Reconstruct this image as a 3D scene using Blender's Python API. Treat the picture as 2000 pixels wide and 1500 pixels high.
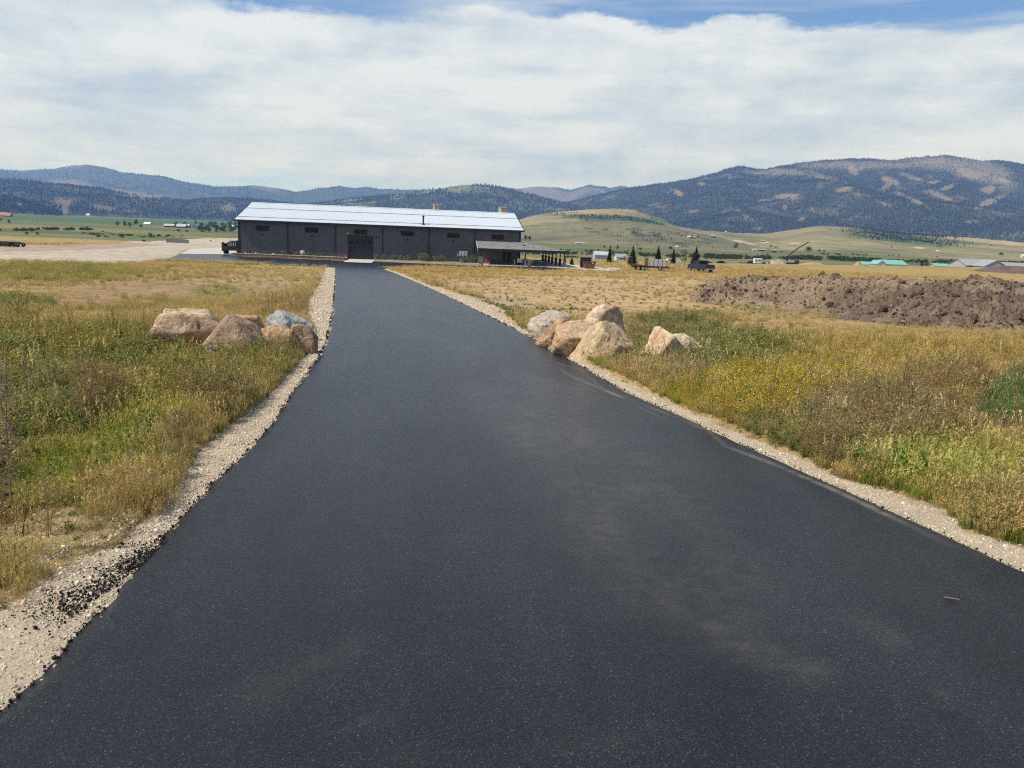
import bpy, math, random
import numpy as np
from mathutils import Vector, Matrix

random.seed(7); rng = np.random.default_rng(7)
scene = bpy.context.scene
C = scene.collection
for o in list(bpy.data.objects): bpy.data.objects.remove(o)

# ------------------------------------------------------------------ camera
F = 1500.0; CAMZ = 2.7; HC = 448.0; ROLL = 0.039
pit = math.atan((750 - HC) / F)
fw = np.array([0, math.cos(pit), -math.sin(pit)]); up0 = np.array([0, math.sin(pit), math.cos(pit)]); r0 = np.array([1., 0, 0])
cr, sr_ = math.cos(ROLL), math.sin(ROLL)
rt = cr * r0 + sr_ * up0; up = -sr_ * r0 + cr * up0
cam = bpy.data.cameras.new('camera'); cam.sensor_width = 36; cam.lens = 36 * F / 2000; cam.clip_start = 0.1; cam.clip_end = 60000
co = bpy.data.objects.new('camera', cam); C.objects.link(co)
co.matrix_world = Matrix(((rt[0], up[0], -fw[0], 0), (rt[1], up[1], -fw[1], 0), (rt[2], up[2], -fw[2], CAMZ), (0, 0, 0, 1)))
scene.camera = co

# ------------------------------------------------------------------ light
SUN = Vector((-0.84, -0.30, 1.16)).normalized()
SUN_EL = math.asin(SUN.z); SUN_ROT = math.atan2(SUN.x, SUN.y)
sl_ = bpy.data.lights.new('sun', 'SUN'); sl_.energy = 5.0; sl_.angle = math.radians(0.53); sl_.color = (1.0, 0.955, 0.88)
so = bpy.data.objects.new('sun', sl_); C.objects.link(so)
so.rotation_euler = SUN.to_track_quat('Z', 'Y').to_euler()
w = bpy.data.worlds.new('World'); scene.world = w; w.use_nodes = True
scene.view_settings.view_transform = 'Standard'; scene.view_settings.look = 'None'
scene.view_settings.exposure = 0.0; scene.view_settings.gamma = 1.0; scene.view_settings.use_curve_mapping = False
scene.cycles.use_denoising = False; scene.cycles.pixel_filter_type = 'BLACKMAN_HARRIS'; scene.cycles.filter_width = 1.1
scene.cycles.max_bounces = 6; scene.cycles.diffuse_bounces = 3; scene.cycles.transparent_max_bounces = 8
scene.cycles.volume_bounces = 1


class NT:
    """tiny node-tree writer"""
    def __init__(s, tree): s.t = tree; tree.nodes.clear()
    def n(s, typ, **kw):
        nd = s.t.nodes.new(typ)
        for k, v in kw.items(): setattr(nd, k, v)
        return nd
    def l(s, a, b): s.t.links.new(a, b)
    def val(s, sock, v):
        if hasattr(v, 'is_output') or isinstance(v, bpy.types.NodeSocket): s.l(v, sock)
        else: sock.default_value = v
    def math(s, op, a, b=None, c=None, clamp=False):
        nd = s.n('ShaderNodeMath', operation=op, use_clamp=clamp); s.val(nd.inputs[0], a)
        if b is not None: s.val(nd.inputs[1], b)
        if c is not None: s.val(nd.inputs[2], c)
        return nd.outputs[0]
    def vmath(s, op, a, b=None):
        nd = s.n('ShaderNodeVectorMath', operation=op); s.val(nd.inputs[0], a)
        if b is not None: s.val(nd.inputs[1], b)
        return nd.outputs[0]
    def mix(s, f, a, b, mode='MIX'):
        nd = s.n('ShaderNodeMix', data_type='RGBA', blend_type=mode); s.val(nd.inputs[0], f)
        s.val(nd.inputs[6], a if not isinstance(a, tuple) else (*a[:3], 1)); s.val(nd.inputs[7], b if not isinstance(b, tuple) else (*b[:3], 1))
        return nd.outputs[2]
    def noise(s, vec, scale, det=4, rough=0.55, dist=0.0):
        nd = s.n('ShaderNodeTexNoise'); s.l(vec, nd.inputs['Vector'])
        nd.inputs['Scale'].default_value = scale; nd.inputs['Detail'].default_value = det
        nd.inputs['Roughness'].default_value = rough; nd.inputs['Distortion'].default_value = dist
        return nd.outputs[0]
    def ramp(s, f, lo, hi):
        nd = s.n('ShaderNodeMapRange', interpolation_type='SMOOTHSTEP'); s.val(nd.inputs[0], f)
        nd.inputs[1].default_value = lo; nd.inputs[2].default_value = hi
        return nd.outputs[0]
    def mapping(s, vec, scale=(1, 1, 1), loc=(0, 0, 0)):
        nd = s.n('ShaderNodeMapping'); s.l(vec, nd.inputs[0]); nd.inputs['Scale'].default_value = scale; nd.inputs['Location'].default_value = loc
        return nd.outputs[0]


# sky with broken cloud, everywhere round the horizon
N = NT(w.node_tree)
tc = N.n('ShaderNodeTexCoord').outputs['Generated']
sky = N.n('ShaderNodeTexSky', sky_type='NISHITA'); sky.sun_disc = False; sky.sun_elevation = SUN_EL; sky.sun_rotation = SUN_ROT
sky.altitude = 1900; sky.air_density = 1.0; sky.dust_density = 0.15; sky.ozone_density = 2.2
sep = N.n('ShaderNodeSeparateXYZ'); N.l(tc, sep.inputs[0])
z = N.math('MAXIMUM', sep.outputs[2], 0.0)
zz = N.math('ADD', z, 0.10)
cx = N.math('DIVIDE', sep.outputs[0], zz); cy = N.math('DIVIDE', sep.outputs[1], zz)
cmb = N.n('ShaderNodeCombineXYZ'); N.l(cx, cmb.inputs[0]); N.l(cy, cmb.inputs[1]); pl = cmb.outputs[0]
big = N.noise(N.mapping(pl, (0.33, 0.42, 1), (3.1, 1.7, 0.4)), 1.0, 7, 0.58, 0.35)
med = N.noise(N.mapping(pl, (0.9, 1.7, 1), (7.3, 2.2, 0)), 1.0, 10, 0.58, 0.3)
lum = N.noise(N.mapping(tc, (4.2, 4.2, 11.0), (1.2, 0.3, 0.7)), 1.0, 9, 0.54, 0.25)
puff = N.noise(N.mapping(tc, (10.0, 10.0, 21.0), (0.2, 3.3, 0.1)), 1.0, 10, 0.60, 0.2)
# bank between ~3 and ~15 degrees with a ragged upper edge, thinner above and below
rag = N.noise(N.mapping(tc, (3.2, 3.2, 9.0), (4.4, 1.9, 0.6)), 1.0, 9, 0.62, 0.2)
zr = N.math('ADD', z, N.math('MULTIPLY', N.math('SUBTRACT', rag, 0.5), 0.10))
bank = N.math('SUBTRACT', N.math('MULTIPLY', N.ramp(z, 0.015, 0.085), 0.36), N.math('MULTIPLY', N.ramp(zr, 0.215, 0.27), 0.46))
cov = N.math('ADD', N.math('ADD', N.math('MULTIPLY', big, 0.62), N.math('MULTIPLY', med, 0.42)), N.math('ADD', N.math('MULTIPLY', N.math('SUBTRACT', puff, 0.5), 0.34), bank))
dens = N.ramp(cov, 0.61, 0.75)
wisp = N.noise(N.mapping(tc, (2.0, 2.0, 21.0), (0.4, 0.9, 0.2)), 1.0, 9, 0.58, 0.5)
veil = N.math('MULTIPLY', N.ramp(wisp, 0.40, 0.66), 0.62)
dens = N.math('SUBTRACT', 1.0, N.math('MULTIPLY', N.math('SUBTRACT', 1.0, dens), N.math('SUBTRACT', 1.0, veil)))
puff2 = N.noise(N.mapping(tc, (10.0, 10.0, 21.0), (0.2 - 0.14, 3.3, 0.1 + 0.42)), 1.0, 10, 0.60, 0.2)
lum2 = N.noise(N.mapping(tc, (4.2, 4.2, 11.0), (1.2 - 0.1, 0.3, 0.7 + 0.35)), 1.0, 9, 0.54, 0.25)
rel = N.math('ADD', N.math('MULTIPLY', N.math('SUBTRACT', puff, puff2), 1.1), N.math('MULTIPLY', N.math('SUBTRACT', lum, lum2), 1.5))
strk = N.noise(N.mapping(tc, (3.0, 3.0, 30.0), (2.4, 0.1, 1.2)), 1.0, 8, 0.58, 0.35)
shade = N.math('ADD', N.math('ADD', N.math('MULTIPLY', N.ramp(lum, 0.38, 0.62), 0.42), N.math('MULTIPLY', N.ramp(strk, 0.38, 0.60), 0.30)), N.math('ADD', N.math('MULTIPLY', rel, 0.9), 0.22), clamp=True)
ccol = N.mix(shade, (0.475, 0.575, 0.695), (0.80, 0.855, 0.90))
pale = N.math('SUBTRACT', 1.0, N.ramp(z, 0.0, 0.15))
skyc = N.vmath('SCALE', sky.outputs[0]); skyc.node.inputs[3].default_value = 0.12
skyc = N.mix(1.0, skyc, (0.80, 0.96, 1.14), 'MULTIPLY')
skyc = N.mix(N.math('MULTIPLY', pale, 0.45), skyc, (0.50, 0.63, 0.82))
fin = N.mix(dens, skyc, ccol)
bg = N.n('ShaderNodeBackground'); N.l(fin, bg.inputs[0]); bg.inputs[1].default_value = 1.0
wo = N.n('ShaderNodeOutputWorld'); N.l(bg.outputs[0], wo.inputs[0])

# ------------------------------------------------------------------ noise
def _h(ix, iy, s):
    n = (ix.astype(np.int64) * 374761393 + iy.astype(np.int64) * 668265263 + s * 1442695041) & 0xFFFFFFFF
    n = ((n ^ (n >> 13)) * 1274126177) & 0xFFFFFFFF
    n = n ^ (n >> 16)
    return (n & 0xFFFF) / 65535.0

def vnoise(x, y, s=0):
    x = np.asarray(x, float); y = np.asarray(y, float)
    ix = np.floor(x); iy = np.floor(y); fx = x - ix; fy = y - iy
    fx = fx * fx * fx * (fx * (fx * 6 - 15) + 10); fy = fy * fy * fy * (fy * (fy * 6 - 15) + 10)
    a = _h(ix, iy, s); b = _h(ix + 1, iy, s); c = _h(ix, iy + 1, s); d = _h(ix + 1, iy + 1, s)
    return (a + (b - a) * fx) * (1 - fy) + (c + (d - c) * fx) * fy

def fbm(x, y, octv=4, s=0, gain=0.5):
    t = 0; a = 1; n = 0
    for k in range(octv):
        t = t + a * (vnoise(x * 2 ** k + 17.3 * k, y * 2 ** k - 9.1 * k, s + k) * 2 - 1); n += a; a *= gain
    return t / n

def ridged(x, y, octv=4, s=0):
    t = 0; a = 1; n = 0
    for k in range(octv):
        t = t + a * (1 - np.abs(vnoise(x * 2 ** k + 31.7 * k, y * 2 ** k + 5.3 * k, s + k) * 2 - 1)); n += a; a *= 0.5
    return t / n

def sstep(a, b, x):
    t = np.clip((np.asarray(x, float) - a) / (b - a), 0, 1); return t * t * (3 - 2 * t)

# ------------------------------------------------------------------ terrain and the photo's sight lines
def G(x, y):
    x = np.asarray(x, float); y = np.asarray(y, float)
    s = 0.12
    e = np.clip((3.15 - 0.03 * y) / s, -60, 60)
    z = -3.15 + s * np.log1p(np.exp(e))
    z = np.minimum(z, 0.35)
    yb = 168 + np.clip(x - 40, 0, 170) * 0.62
    z = z - 6.85 * sstep(0, 120, y - yb)
    return z

def proj(P):
    d = np.asarray(P, float) - np.array([0, 0, CAMZ])
    zc = d @ fw; zc = np.where(zc > 0.2, zc, 0.2)
    return 1000 + F * (d @ rt) / zc, 750 - F * (d @ up) / zc

def ray(px, py):
    return fw + (px - 1000) / F * rt - (py - 750) / F * up

def at(px, py):
    """the ground point under a pixel of the photograph"""
    d = ray(px, py); t = np.geomspace(1.5, 9000, 1500)
    g = CAMZ + d[2] * t - G(d[0] * t, d[1] * t)
    k = np.argmax(g < 0)
    if g[k] >= 0: k = len(t) - 1
    a, b = t[k - 1], t[k]
    for _ in range(30):
        m = (a + b) / 2
        if CAMZ + d[2] * m - float(G(d[0] * m, d[1] * m)) < 0: b = m
        else: a = m
    return Vector((d[0] * b, d[1] * b, float(G(d[0] * b, d[1] * b))))

def far(px, dist, py=480):
    """ground point at a given forward distance along a pixel column"""
    d = ray(px, py); t = dist / d[1]
    return Vector((d[0] * t, dist, float(G(d[0] * t, dist))))

def depth(P): return float((np.array(P) - np.array([0, 0, CAMZ])) @ fw)
def z_of(px, py, dist):
    d = ray(px, py); return CAMZ + d[2] * dist / d[1]

# ------------------------------------------------------------------ mesh helpers
def tag(o, label=None, cat=None, group=None, kind=None):
    if label: o['label'] = label
    if cat: o['category'] = cat
    if group: o['group'] = group
    if kind: o['kind'] = kind
    return o

class MB:
    def __init__(s): s.v = []; s.f = []; s.m = []; s.mi = 0
    def add(s, vs, fs):
        b = len(s.v); s.v.extend([tuple(p) for p in vs]); s.f.extend([tuple(i + b for i in f) for f in fs]); s.m.extend([s.mi] * len(fs)); return s
    def box(s, x0, x1, y0, y1, z0, z1, M=None, bev=0.0):
        if bev > 0:
            b = min(bev, abs(x1 - x0) * .45, abs(y1 - y0) * .45, abs(z1 - z0) * .45)
            return s.bevbox(x0, x1, y0, y1, z0, z1, b, M)
        vs = [Vector((x, y, z)) for z in (z0, z1) for y in (y0, y1) for x in (x0, x1)]
        if M: vs = [M @ p for p in vs]
        return s.add(vs, [(0, 2, 3, 1), (4, 5, 7, 6), (0, 1, 5, 4), (2, 6, 7, 3), (0, 4, 6, 2), (1, 3, 7, 5)])
    def bevbox(s, x0, x1, y0, y1, z0, z1, b, M=None):
        vs = []
        for z, i in ((z0, b), (z0 + b, 0), (z1 - b, 0), (z1, b)):
            c = b
            ring = [(x0 + i + c, y0 + i), (x1 - i - c, y0 + i), (x1 - i, y0 + i + c), (x1 - i, y1 - i - c), (x1 - i - c, y1 - i), (x0 + i + c, y1 - i), (x0 + i, y1 - i - c), (x0 + i, y0 + i + c)]
            vs += [Vector((x, y, z)) for x, y in ring]
        if M: vs = [M @ p for p in vs]
        fs = [tuple(range(7, -1, -1)), tuple(range(24, 32))]
        for k in range(3):
            for j in range(8):
                a, c = k * 8 + j, k * 8 + (j + 1) % 8
                fs.append((a, c, c + 8, a + 8))
        return s.add(vs, fs)
    def tube(s, p0, p1, ra, rb=None, n=8, cap=True):
        rb = ra if rb is None else rb; p0 = Vector(p0); p1 = Vector(p1); d = (p1 - p0).normalized()
        u = d.orthogonal().normalized(); v = d.cross(u); vs = []
        for p, r in ((p0, ra), (p1, rb)):
            for k in range(n):
                a = 2 * math.pi * k / n; vs.append(p + (u * math.cos(a) + v * math.sin(a)) * r)
        fs = [(k, (k + 1) % n, n + (k + 1) % n, n + k) for k in range(n)]
        if cap: fs += [tuple(range(n - 1, -1, -1)), tuple(range(n, 2 * n))]
        return s.add(vs, fs)
    def prism(s, poly, axis, a0, a1, M=None):
        """poly of 2-D points extruded along axis ('x','y','z')"""
        def P(p, a): return {'x': Vector((a, p[0], p[1])), 'y': Vector((p[0], a, p[1])), 'z': Vector((p[0], p[1], a))}[axis]
        n = len(poly); vs = [P(p, a0) for p in poly] + [P(p, a1) for p in poly]
        if M: vs = [M @ p for p in vs]
        fs = [tuple(range(n)), tuple(range(2 * n - 1, n - 1, -1))] + [(k, n + k, n + (k + 1) % n, (k + 1) % n) for k in range(n)]
        return s.add(vs, fs)
    def lathe(s, c, prof, axis='y', n=16):
        """rings of (r, a) round axis through c"""
        c = Vector(c); vs = []
        for r, a in prof:
            for k in range(n):
                t = 2 * math.pi * k / n; p, q = r * math.cos(t), r * math.sin(t)
                vs.append(c + {'x': Vector((a, p, q)), 'y': Vector((p, a, q)), 'z': Vector((p, q, a))}[axis])
        fs = [(i * n + k, i * n + (k + 1) % n, (i + 1) * n + (k + 1) % n, (i + 1) * n + k) for i in range(len(prof) - 1) for k in range(n)]
        return s.add(vs, fs)
    def mesh(s, name, mats, smooth=False):
        me = bpy.data.meshes.new(name); me.from_pydata(s.v, [], s.f)
        for m in (mats if isinstance(mats, (list, tuple)) else [mats]): me.materials.append(m)
        if any(s.m): me.polygons.foreach_set('material_index', s.m)
        me.polygons.foreach_set('use_smooth', [bool(smooth)] * len(s.f)); me.update()
        bmf = me
        return bmf
    def build(s, name, mats, parent=None, smooth=False, label=None):
        o = bpy.data.objects.new(name, s.mesh(name, mats, smooth)); C.objects.link(o)
        import bmesh
        bm = bmesh.new(); bm.from_mesh(o.data); bmesh.ops.recalc_face_normals(bm, faces=bm.faces); bm.to_mesh(o.data); bm.free()
        if parent: o.parent = parent
        if label: o['label'] = label
        return o

def thing(name, label, cat, loc=(0, 0, 0), rz=0.0, group=None):
    o = bpy.data.objects.new(name, None); C.objects.link(o); o.empty_display_size = 0.3
    o.location = loc; o.rotation_euler = (0, 0, rz); return tag(o, label, cat, group)

def copy_tree(o, parent=None):
    c = o.copy(); C.objects.link(c)
    if parent: c.parent = parent
    for ch in list(o.children): copy_tree(ch, c)
    return c

def raw_mesh(name, V, Fq, mats, smooth=True, col=None, attrs=None):
    """V (n,3), Fq (m,3|4) arrays"""
    me = bpy.data.meshes.new(name); V = np.ascontiguousarray(V, np.float32); Fq = np.ascontiguousarray(Fq, np.int32); k = Fq.shape[1]
    me.vertices.add(len(V)); me.vertices.foreach_set('co', V.ravel())
    me.loops.add(Fq.size); me.loops.foreach_set('vertex_index', Fq.ravel())
    me.polygons.add(len(Fq)); me.polygons.foreach_set('loop_start', np.arange(0, Fq.size, k, dtype=np.int32))
    me.polygons.foreach_set('use_smooth', np.full(len(Fq), smooth))
    for m in (mats if isinstance(mats, (list, tuple)) else [mats]): me.materials.append(m)
    me.update(calc_edges=True)
    if col is not None:
        ca = me.color_attributes.new('Col', 'FLOAT_COLOR', 'POINT')
        ca.data.foreach_set('color', np.concatenate([np.asarray(col, np.float32), np.ones((len(V), 1), np.float32)], 1).ravel())
    for an, av in (attrs or {}).items():
        a = me.attributes.new(an, 'FLOAT', 'POINT'); a.data.foreach_set('value', np.asarray(av, np.float32).ravel())
    me.validate()
    return me

def obj(name, me, parent=None):
    o = bpy.data.objects.new(name, me); C.objects.link(o)
    if parent: o.parent = parent
    return o

def grid_faces(n, m, wrap=False):
    i, j = np.meshgrid(np.arange(n - 1), np.arange(m if wrap else m - 1), indexing='ij')
    j2 = (j + 1) % m
    return np.stack([i * m + j, i * m + j2, (i + 1) * m + j2, (i + 1) * m + j], -1).reshape(-1, 4)

# ------------------------------------------------------------------ materials
def mat(name, col, rough=0.7, metal=0.0, var=0.12, vscale=3.0, bump=0.0, bscale=30.0, spec=0.5, col2=None, tr=0.0):
    m = bpy.data.materials.new(name); m.use_nodes = True; T = NT(m.node_tree)
    b = T.n('ShaderNodeBsdfPrincipled'); out = T.n('ShaderNodeOutputMaterial')
    g = T.n('ShaderNodeTexCoord').outputs['Object']
    nz = T.noise(g, vscale, 6, 0.6)
    c2 = col2 if col2 else tuple(c * (1 - var * 1.6) for c in col); c1 = col if col2 else tuple(min(1, c * (1 + var)) for c in col)
    cc = T.mix(T.ramp(nz, 0.32, 0.68), c2, c1)
    T.l(cc, b.inputs['Base Color']); b.inputs['Roughness'].default_value = rough; b.inputs['Metallic'].default_value = metal
    b.inputs['Specular IOR Level'].default_value = spec
    if bump:
        bp = T.n('ShaderNodeBump'); bp.inputs['Strength'].default_value = bump; bp.inputs['Distance'].default_value = 0.02
        T.l(T.noise(g, bscale, 5, 0.6), bp.inputs['Height']); T.l(bp.outputs[0], b.inputs['Normal'])
    if tr:
        b.inputs['Transmission Weight'].default_value = tr
    T.l(b.outputs[0], out.inputs[0])
    return m

M = {}
M['charcoal'] = mat('charcoal_siding', (0.10, 0.101, 0.113), 0.55, 0, 0.08, 0.8)
M['black_trim'] = mat('black_trim', (0.008, 0.009, 0.012), 0.5, 0, 0.1)
M['galv'] = mat('galvalume_roof', (0.64, 0.68, 0.71), 0.45, 0.15, 0.02, 0.5)
M['glass'] = mat('dark_glass', (0.008, 0.010, 0.013), 0.2, 0, 0.05, spec=0.2)
M['door'] = mat('black_door', (0.008, 0.010, 0.015), 0.5, 0, 0.1)
M['concrete'] = mat('concrete', (0.50, 0.46, 0.40), 0.9, 0, 0.08, 1.5, 0.2, 40)
M['shingle'] = mat('brown_grey_roof', (0.20, 0.195, 0.19), 0.8, 0, 0.18, 1.6, 0.3, 25)
M['post'] = mat('dark_timber', (0.022, 0.018, 0.017), 0.7, 0, 0.2)
M['pier'] = mat('grey_stone_pier', (0.16, 0.16, 0.16), 0.9, 0, 0.2, 5, 0.3)
M['tan_metal'] = mat('tan_metal', (0.52, 0.45, 0.34), 0.6, 0, 0.06)
M['white'] = mat('white_paint', (0.72, 0.72, 0.70), 0.5, 0, 0.04)
M['grey_box'] = mat('light_grey_metal', (0.42, 0.43, 0.44), 0.5, 0, 0.06)
M['red'] = mat('red_paint', (0.42, 0.05, 0.05), 0.45, 0, 0.1)
M['greenp'] = mat('green_paint', (0.03, 0.22, 0.13), 0.5, 0, 0.1)
M['wood'] = mat('weathered_wood', (0.20, 0.13, 0.09), 0.8, 0, 0.2, 8)
M['rust'] = mat('rusty_steel', (0.17, 0.065, 0.04), 0.75, 0, 0.3, 2.5, 0.2)
M['blackp'] = mat('black_paint', (0.014, 0.014, 0.016), 0.4, 0, 0.1)
M['tyre'] = mat('tyre_rubber', (0.018, 0.018, 0.019), 0.85, 0, 0.15)
M['rim'] = mat('rim_metal', (0.45, 0.45, 0.46), 0.35, 0.7, 0.05)
M['bluep'] = mat('dark_blue_paint', (0.028, 0.036, 0.058), 0.25, 0.2, 0.05)
M['chrome'] = mat('chrome_bumper', (0.5, 0.48, 0.45), 0.3, 0.8, 0.05)
M['tail'] = mat('red_lens', (0.20, 0.012, 0.012), 0.3, 0, 0.02)
M['stone_wall'] = mat('grey_brown_block', (0.21, 0.17, 0.13), 0.9, 0, 0.25, 4, 0.3)
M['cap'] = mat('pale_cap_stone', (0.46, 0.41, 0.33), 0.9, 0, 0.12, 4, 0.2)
M['teal_roof'] = mat('teal_green_roof', (0.20, 0.44, 0.36), 0.5, 0, 0.06)
M['grey_roof'] = mat('grey_roof', (0.30, 0.31, 0.32), 0.7, 0, 0.08)
M['white_wall'] = mat('white_wall', (0.62, 0.61, 0.58), 0.8, 0, 0.05)
M['grey_wall'] = mat('pale_grey_wall', (0.40, 0.39, 0.37), 0.8, 0, 0.06)
M['brown_wall'] = mat('brown_wall', (0.13, 0.09, 0.075), 0.8, 0, 0.15)
M['red_roof'] = mat('faded_red_roof', (0.38, 0.16, 0.12), 0.8, 0, 0.1)
M['poly'] = mat('greenhouse_panel', (0.48, 0.50, 0.50), 0.4, 0, 0.06)
M['fence_wood'] = mat('grey_fence_wood', (0.17, 0.16, 0.155), 0.85, 0, 0.18, 3)
M['sand'] = mat('tan_sand', (0.46, 0.33, 0.20), 0.95, 0, 0.12, 0.6, 0.4, 3)
M['bark'] = mat('bark', (0.07, 0.05, 0.04), 0.9, 0, 0.25, 6)
M['panel'] = mat('grey_panel', (0.44, 0.43, 0.42), 0.55, 0, 0.1, 2)

def attr_mat(name, base_attr='Col', rough=0.95, small=0.25, sscale=25.0, mid=0.18, mscale=2.0, bump=0.5, bscale=14.0, bdist=0.05, spec=0.15):
    m = bpy.data.materials.new(name); m.use_nodes = True; T = NT(m.node_tree)
    b = T.n('ShaderNodeBsdfPrincipled'); out = T.n('ShaderNodeOutputMaterial')
    a = T.n('ShaderNodeAttribute', attribute_name=base_attr).outputs['Color']
    g = T.n('ShaderNodeTexCoord').outputs['Object']
    n1 = T.noise(g, sscale, 6, 0.65); n2 = T.noise(g, mscale, 6, 0.6)
    f1 = T.math('MULTIPLY_ADD', T.ramp(n1, 0.25, 0.75), 2 * small, 1 - small)
    f2 = T.math('MULTIPLY_ADD', T.ramp(n2, 0.25, 0.75), 2 * mid, 1 - mid)
    cc = T.vmath('SCALE', a); T.l(T.math('MULTIPLY', f1, f2), cc.node.inputs[3])
    T.l(cc, b.inputs['Base Color']); b.inputs['Roughness'].default_value = rough; b.inputs['Specular IOR Level'].default_value = spec
    if bump:
        bp = T.n('ShaderNodeBump'); bp.inputs['Strength'].default_value = bump; bp.inputs['Distance'].default_value = bdist
        T.l(T.noise(g, bscale, 7, 0.65), bp.inputs['Height']); T.l(bp.outputs[0], b.inputs['Normal'])
    T.l(b.outputs[0], out.inputs[0]); return m
M['ground'] = attr_mat('ground_soil_and_straw', small=0.34, sscale=20.0, mid=0.24, mscale=0.7, bump=0.7, bscale=14.0, bdist=0.06)
M['hill'] = attr_mat('hill_cover', small=0.22, sscale=0.035, mid=0.16, mscale=0.006, bump=0.0)
M['gravel'] = attr_mat('crushed_gravel', small=0.28, sscale=34.0, mid=0.10, mscale=2.2, bump=1.0, bscale=30.0, bdist=0.03)
M['dirt'] = attr_mat('loose_brown_dirt', small=0.30, sscale=5.0, mid=0.2, mscale=0.8, bump=0.8, bscale=6.0, bdist=0.12)
M['rock'] = attr_mat('boulder_rock', small=0.32, sscale=22.0, mid=0.26, mscale=3.5, bump=1.0, bscale=9.0, bdist=0.07, spec=0.25, rough=0.9)

def asphalt_mat():
    m = bpy.data.materials.new('fresh_asphalt'); m.use_nodes = True; T = NT(m.node_tree)
    b = T.n('ShaderNodeBsdfPrincipled'); out = T.n('ShaderNodeOutputMaterial')
    g = T.n('ShaderNodeTexCoord').outputs['Object']
    dust = T.n('ShaderNodeAttribute', attribute_name='dust').outputs['Fac']
    v = T.n('ShaderNodeTexVoronoi', feature='F1'); T.l(g, v.inputs['Vector']); v.inputs['Scale'].default_value = 115.0
    v2 = T.n('ShaderNodeTexVoronoi', feature='F1'); T.l(g, v2.inputs['Vector']); v2.inputs['Scale'].default_value = 170.0
    sepc = T.n('ShaderNodeSeparateColor'); T.l(v.outputs['Color'], sepc.inputs[0])
    stone = T.ramp(sepc.outputs[0], 0.55, 1.0)
    spark = T.ramp(sepc.outputs[1], 0.975, 0.99)
    blot = T.noise(T.mapping(g, (1.0, 0.35, 1)), 0.8, 8, 0.65)
    blot2 = T.noise(g, 5.0, 5, 0.6)
    base = T.mix(stone, (0.0070, 0.0073, 0.0085), (0.027, 0.0275, 0.031))
    base = T.mix(T.math('MULTIPLY', spark, 0.42), base, (0.16, 0.16, 0.165))
    sc = T.vmath('SCALE', base); T.l(T.math('MULTIPLY_ADD', T.ramp(blot, 0.3, 0.7), 0.75, 0.60), sc.node.inputs[3])
    fine = T.noise(g, 60.0, 4, 0.7)
    dm = T.math('MULTIPLY', dust, T.math('MULTIPLY_ADD', T.ramp(T.math('ADD', T.math('MULTIPLY', fine, 0.5), T.math('MULTIPLY', blot2, 0.5)), 0.38, 0.62), 0.85, 0.15), clamp=True)
    cc = T.mix(dm, sc, (0.14, 0.122, 0.10))
    T.l(cc, b.inputs['Base Color']); b.inputs['Specular IOR Level'].default_value = 0.40
    T.l(T.math('MULTIPLY_ADD', blot2, 0.12, 0.26), b.inputs['Roughness'])
    bp = T.n('ShaderNodeBump'); bp.inputs['Strength'].default_value = 0.8; bp.inputs['Distance'].default_value = 0.003
    hgt = T.math('ADD', T.math('MULTIPLY', v.outputs['Distance'], -1.2), T.math('ADD', T.math('MULTIPLY', v2.outputs['Distance'], -0.5), T.math('MULTIPLY', fine, 0.6)))
    T.l(hgt, bp.inputs['Height']); T.l(bp.outputs[0], b.inputs['Normal'])
    T.l(b.outputs[0], out.inputs[0]); return m
M['asphalt'] = asphalt_mat()

def leaf_mat(name, trans=0.3):
    """colour = vertex colour x per-instance tint"""
    m = bpy.data.materials.new(name); m.use_nodes = True; T = NT(m.node_tree)
    out = T.n('ShaderNodeOutputMaterial')
    a = T.n('ShaderNodeAttribute', attribute_name='Col').outputs['Color']
    t = T.n('ShaderNodeAttribute', attribute_name='tint', attribute_type='INSTANCER').outputs['Color']
    cc = T.mix(1.0, a, t, 'MULTIPLY')
    d = T.n('ShaderNodeBsdfDiffuse'); T.l(cc, d.inputs[0])
    tr = T.n('ShaderNodeBsdfTranslucent'); T.l(cc, tr.inputs[0])
    mx = T.n('ShaderNodeMixShader'); mx.inputs[0].default_value = trans; T.l(d.outputs[0], mx.inputs[1]); T.l(tr.outputs[0], mx.inputs[2])
    T.l(mx.outputs[0], out.inputs[0]); return m
M['veg'] = leaf_mat('meadow_plants', .38)

def leaf_plain(name, c1, c2, trans=0.25):
    m = bpy.data.materials.new(name); m.use_nodes = True; T = NT(m.node_tree)
    out = T.n('ShaderNodeOutputMaterial'); g = T.n('ShaderNodeTexCoord').outputs['Object']
    cc = T.mix(T.ramp(T.noise(g, 1.7, 4), 0.35, 0.65), c1, c2)
    d = T.n('ShaderNodeBsdfDiffuse'); T.l(cc, d.inputs[0]); tr = T.n('ShaderNodeBsdfTranslucent'); T.l(cc, tr.inputs[0])
    mx = T.n('ShaderNodeMixShader'); mx.inputs[0].default_value = trans; T.l(d.outputs[0], mx.inputs[1]); T.l(tr.outputs[0], mx.inputs[2])
    T.l(mx.outputs[0], out.inputs[0]); return m
M['leaf'] = leaf_plain('tree_leaves', (0.045, 0.065, 0.03), (0.09, 0.115, 0.05))
M['leaf_dark'] = leaf_plain('dark_tree_leaves', (0.018, 0.030, 0.018), (0.04, 0.06, 0.028))
M['needle'] = leaf_plain('spruce_needles', (0.022, 0.036, 0.024), (0.045, 0.065, 0.035), 0.1)
M['shrub'] = leaf_plain('shrub_leaves', (0.12, 0.15, 0.085), (0.24, 0.26, 0.15))

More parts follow.
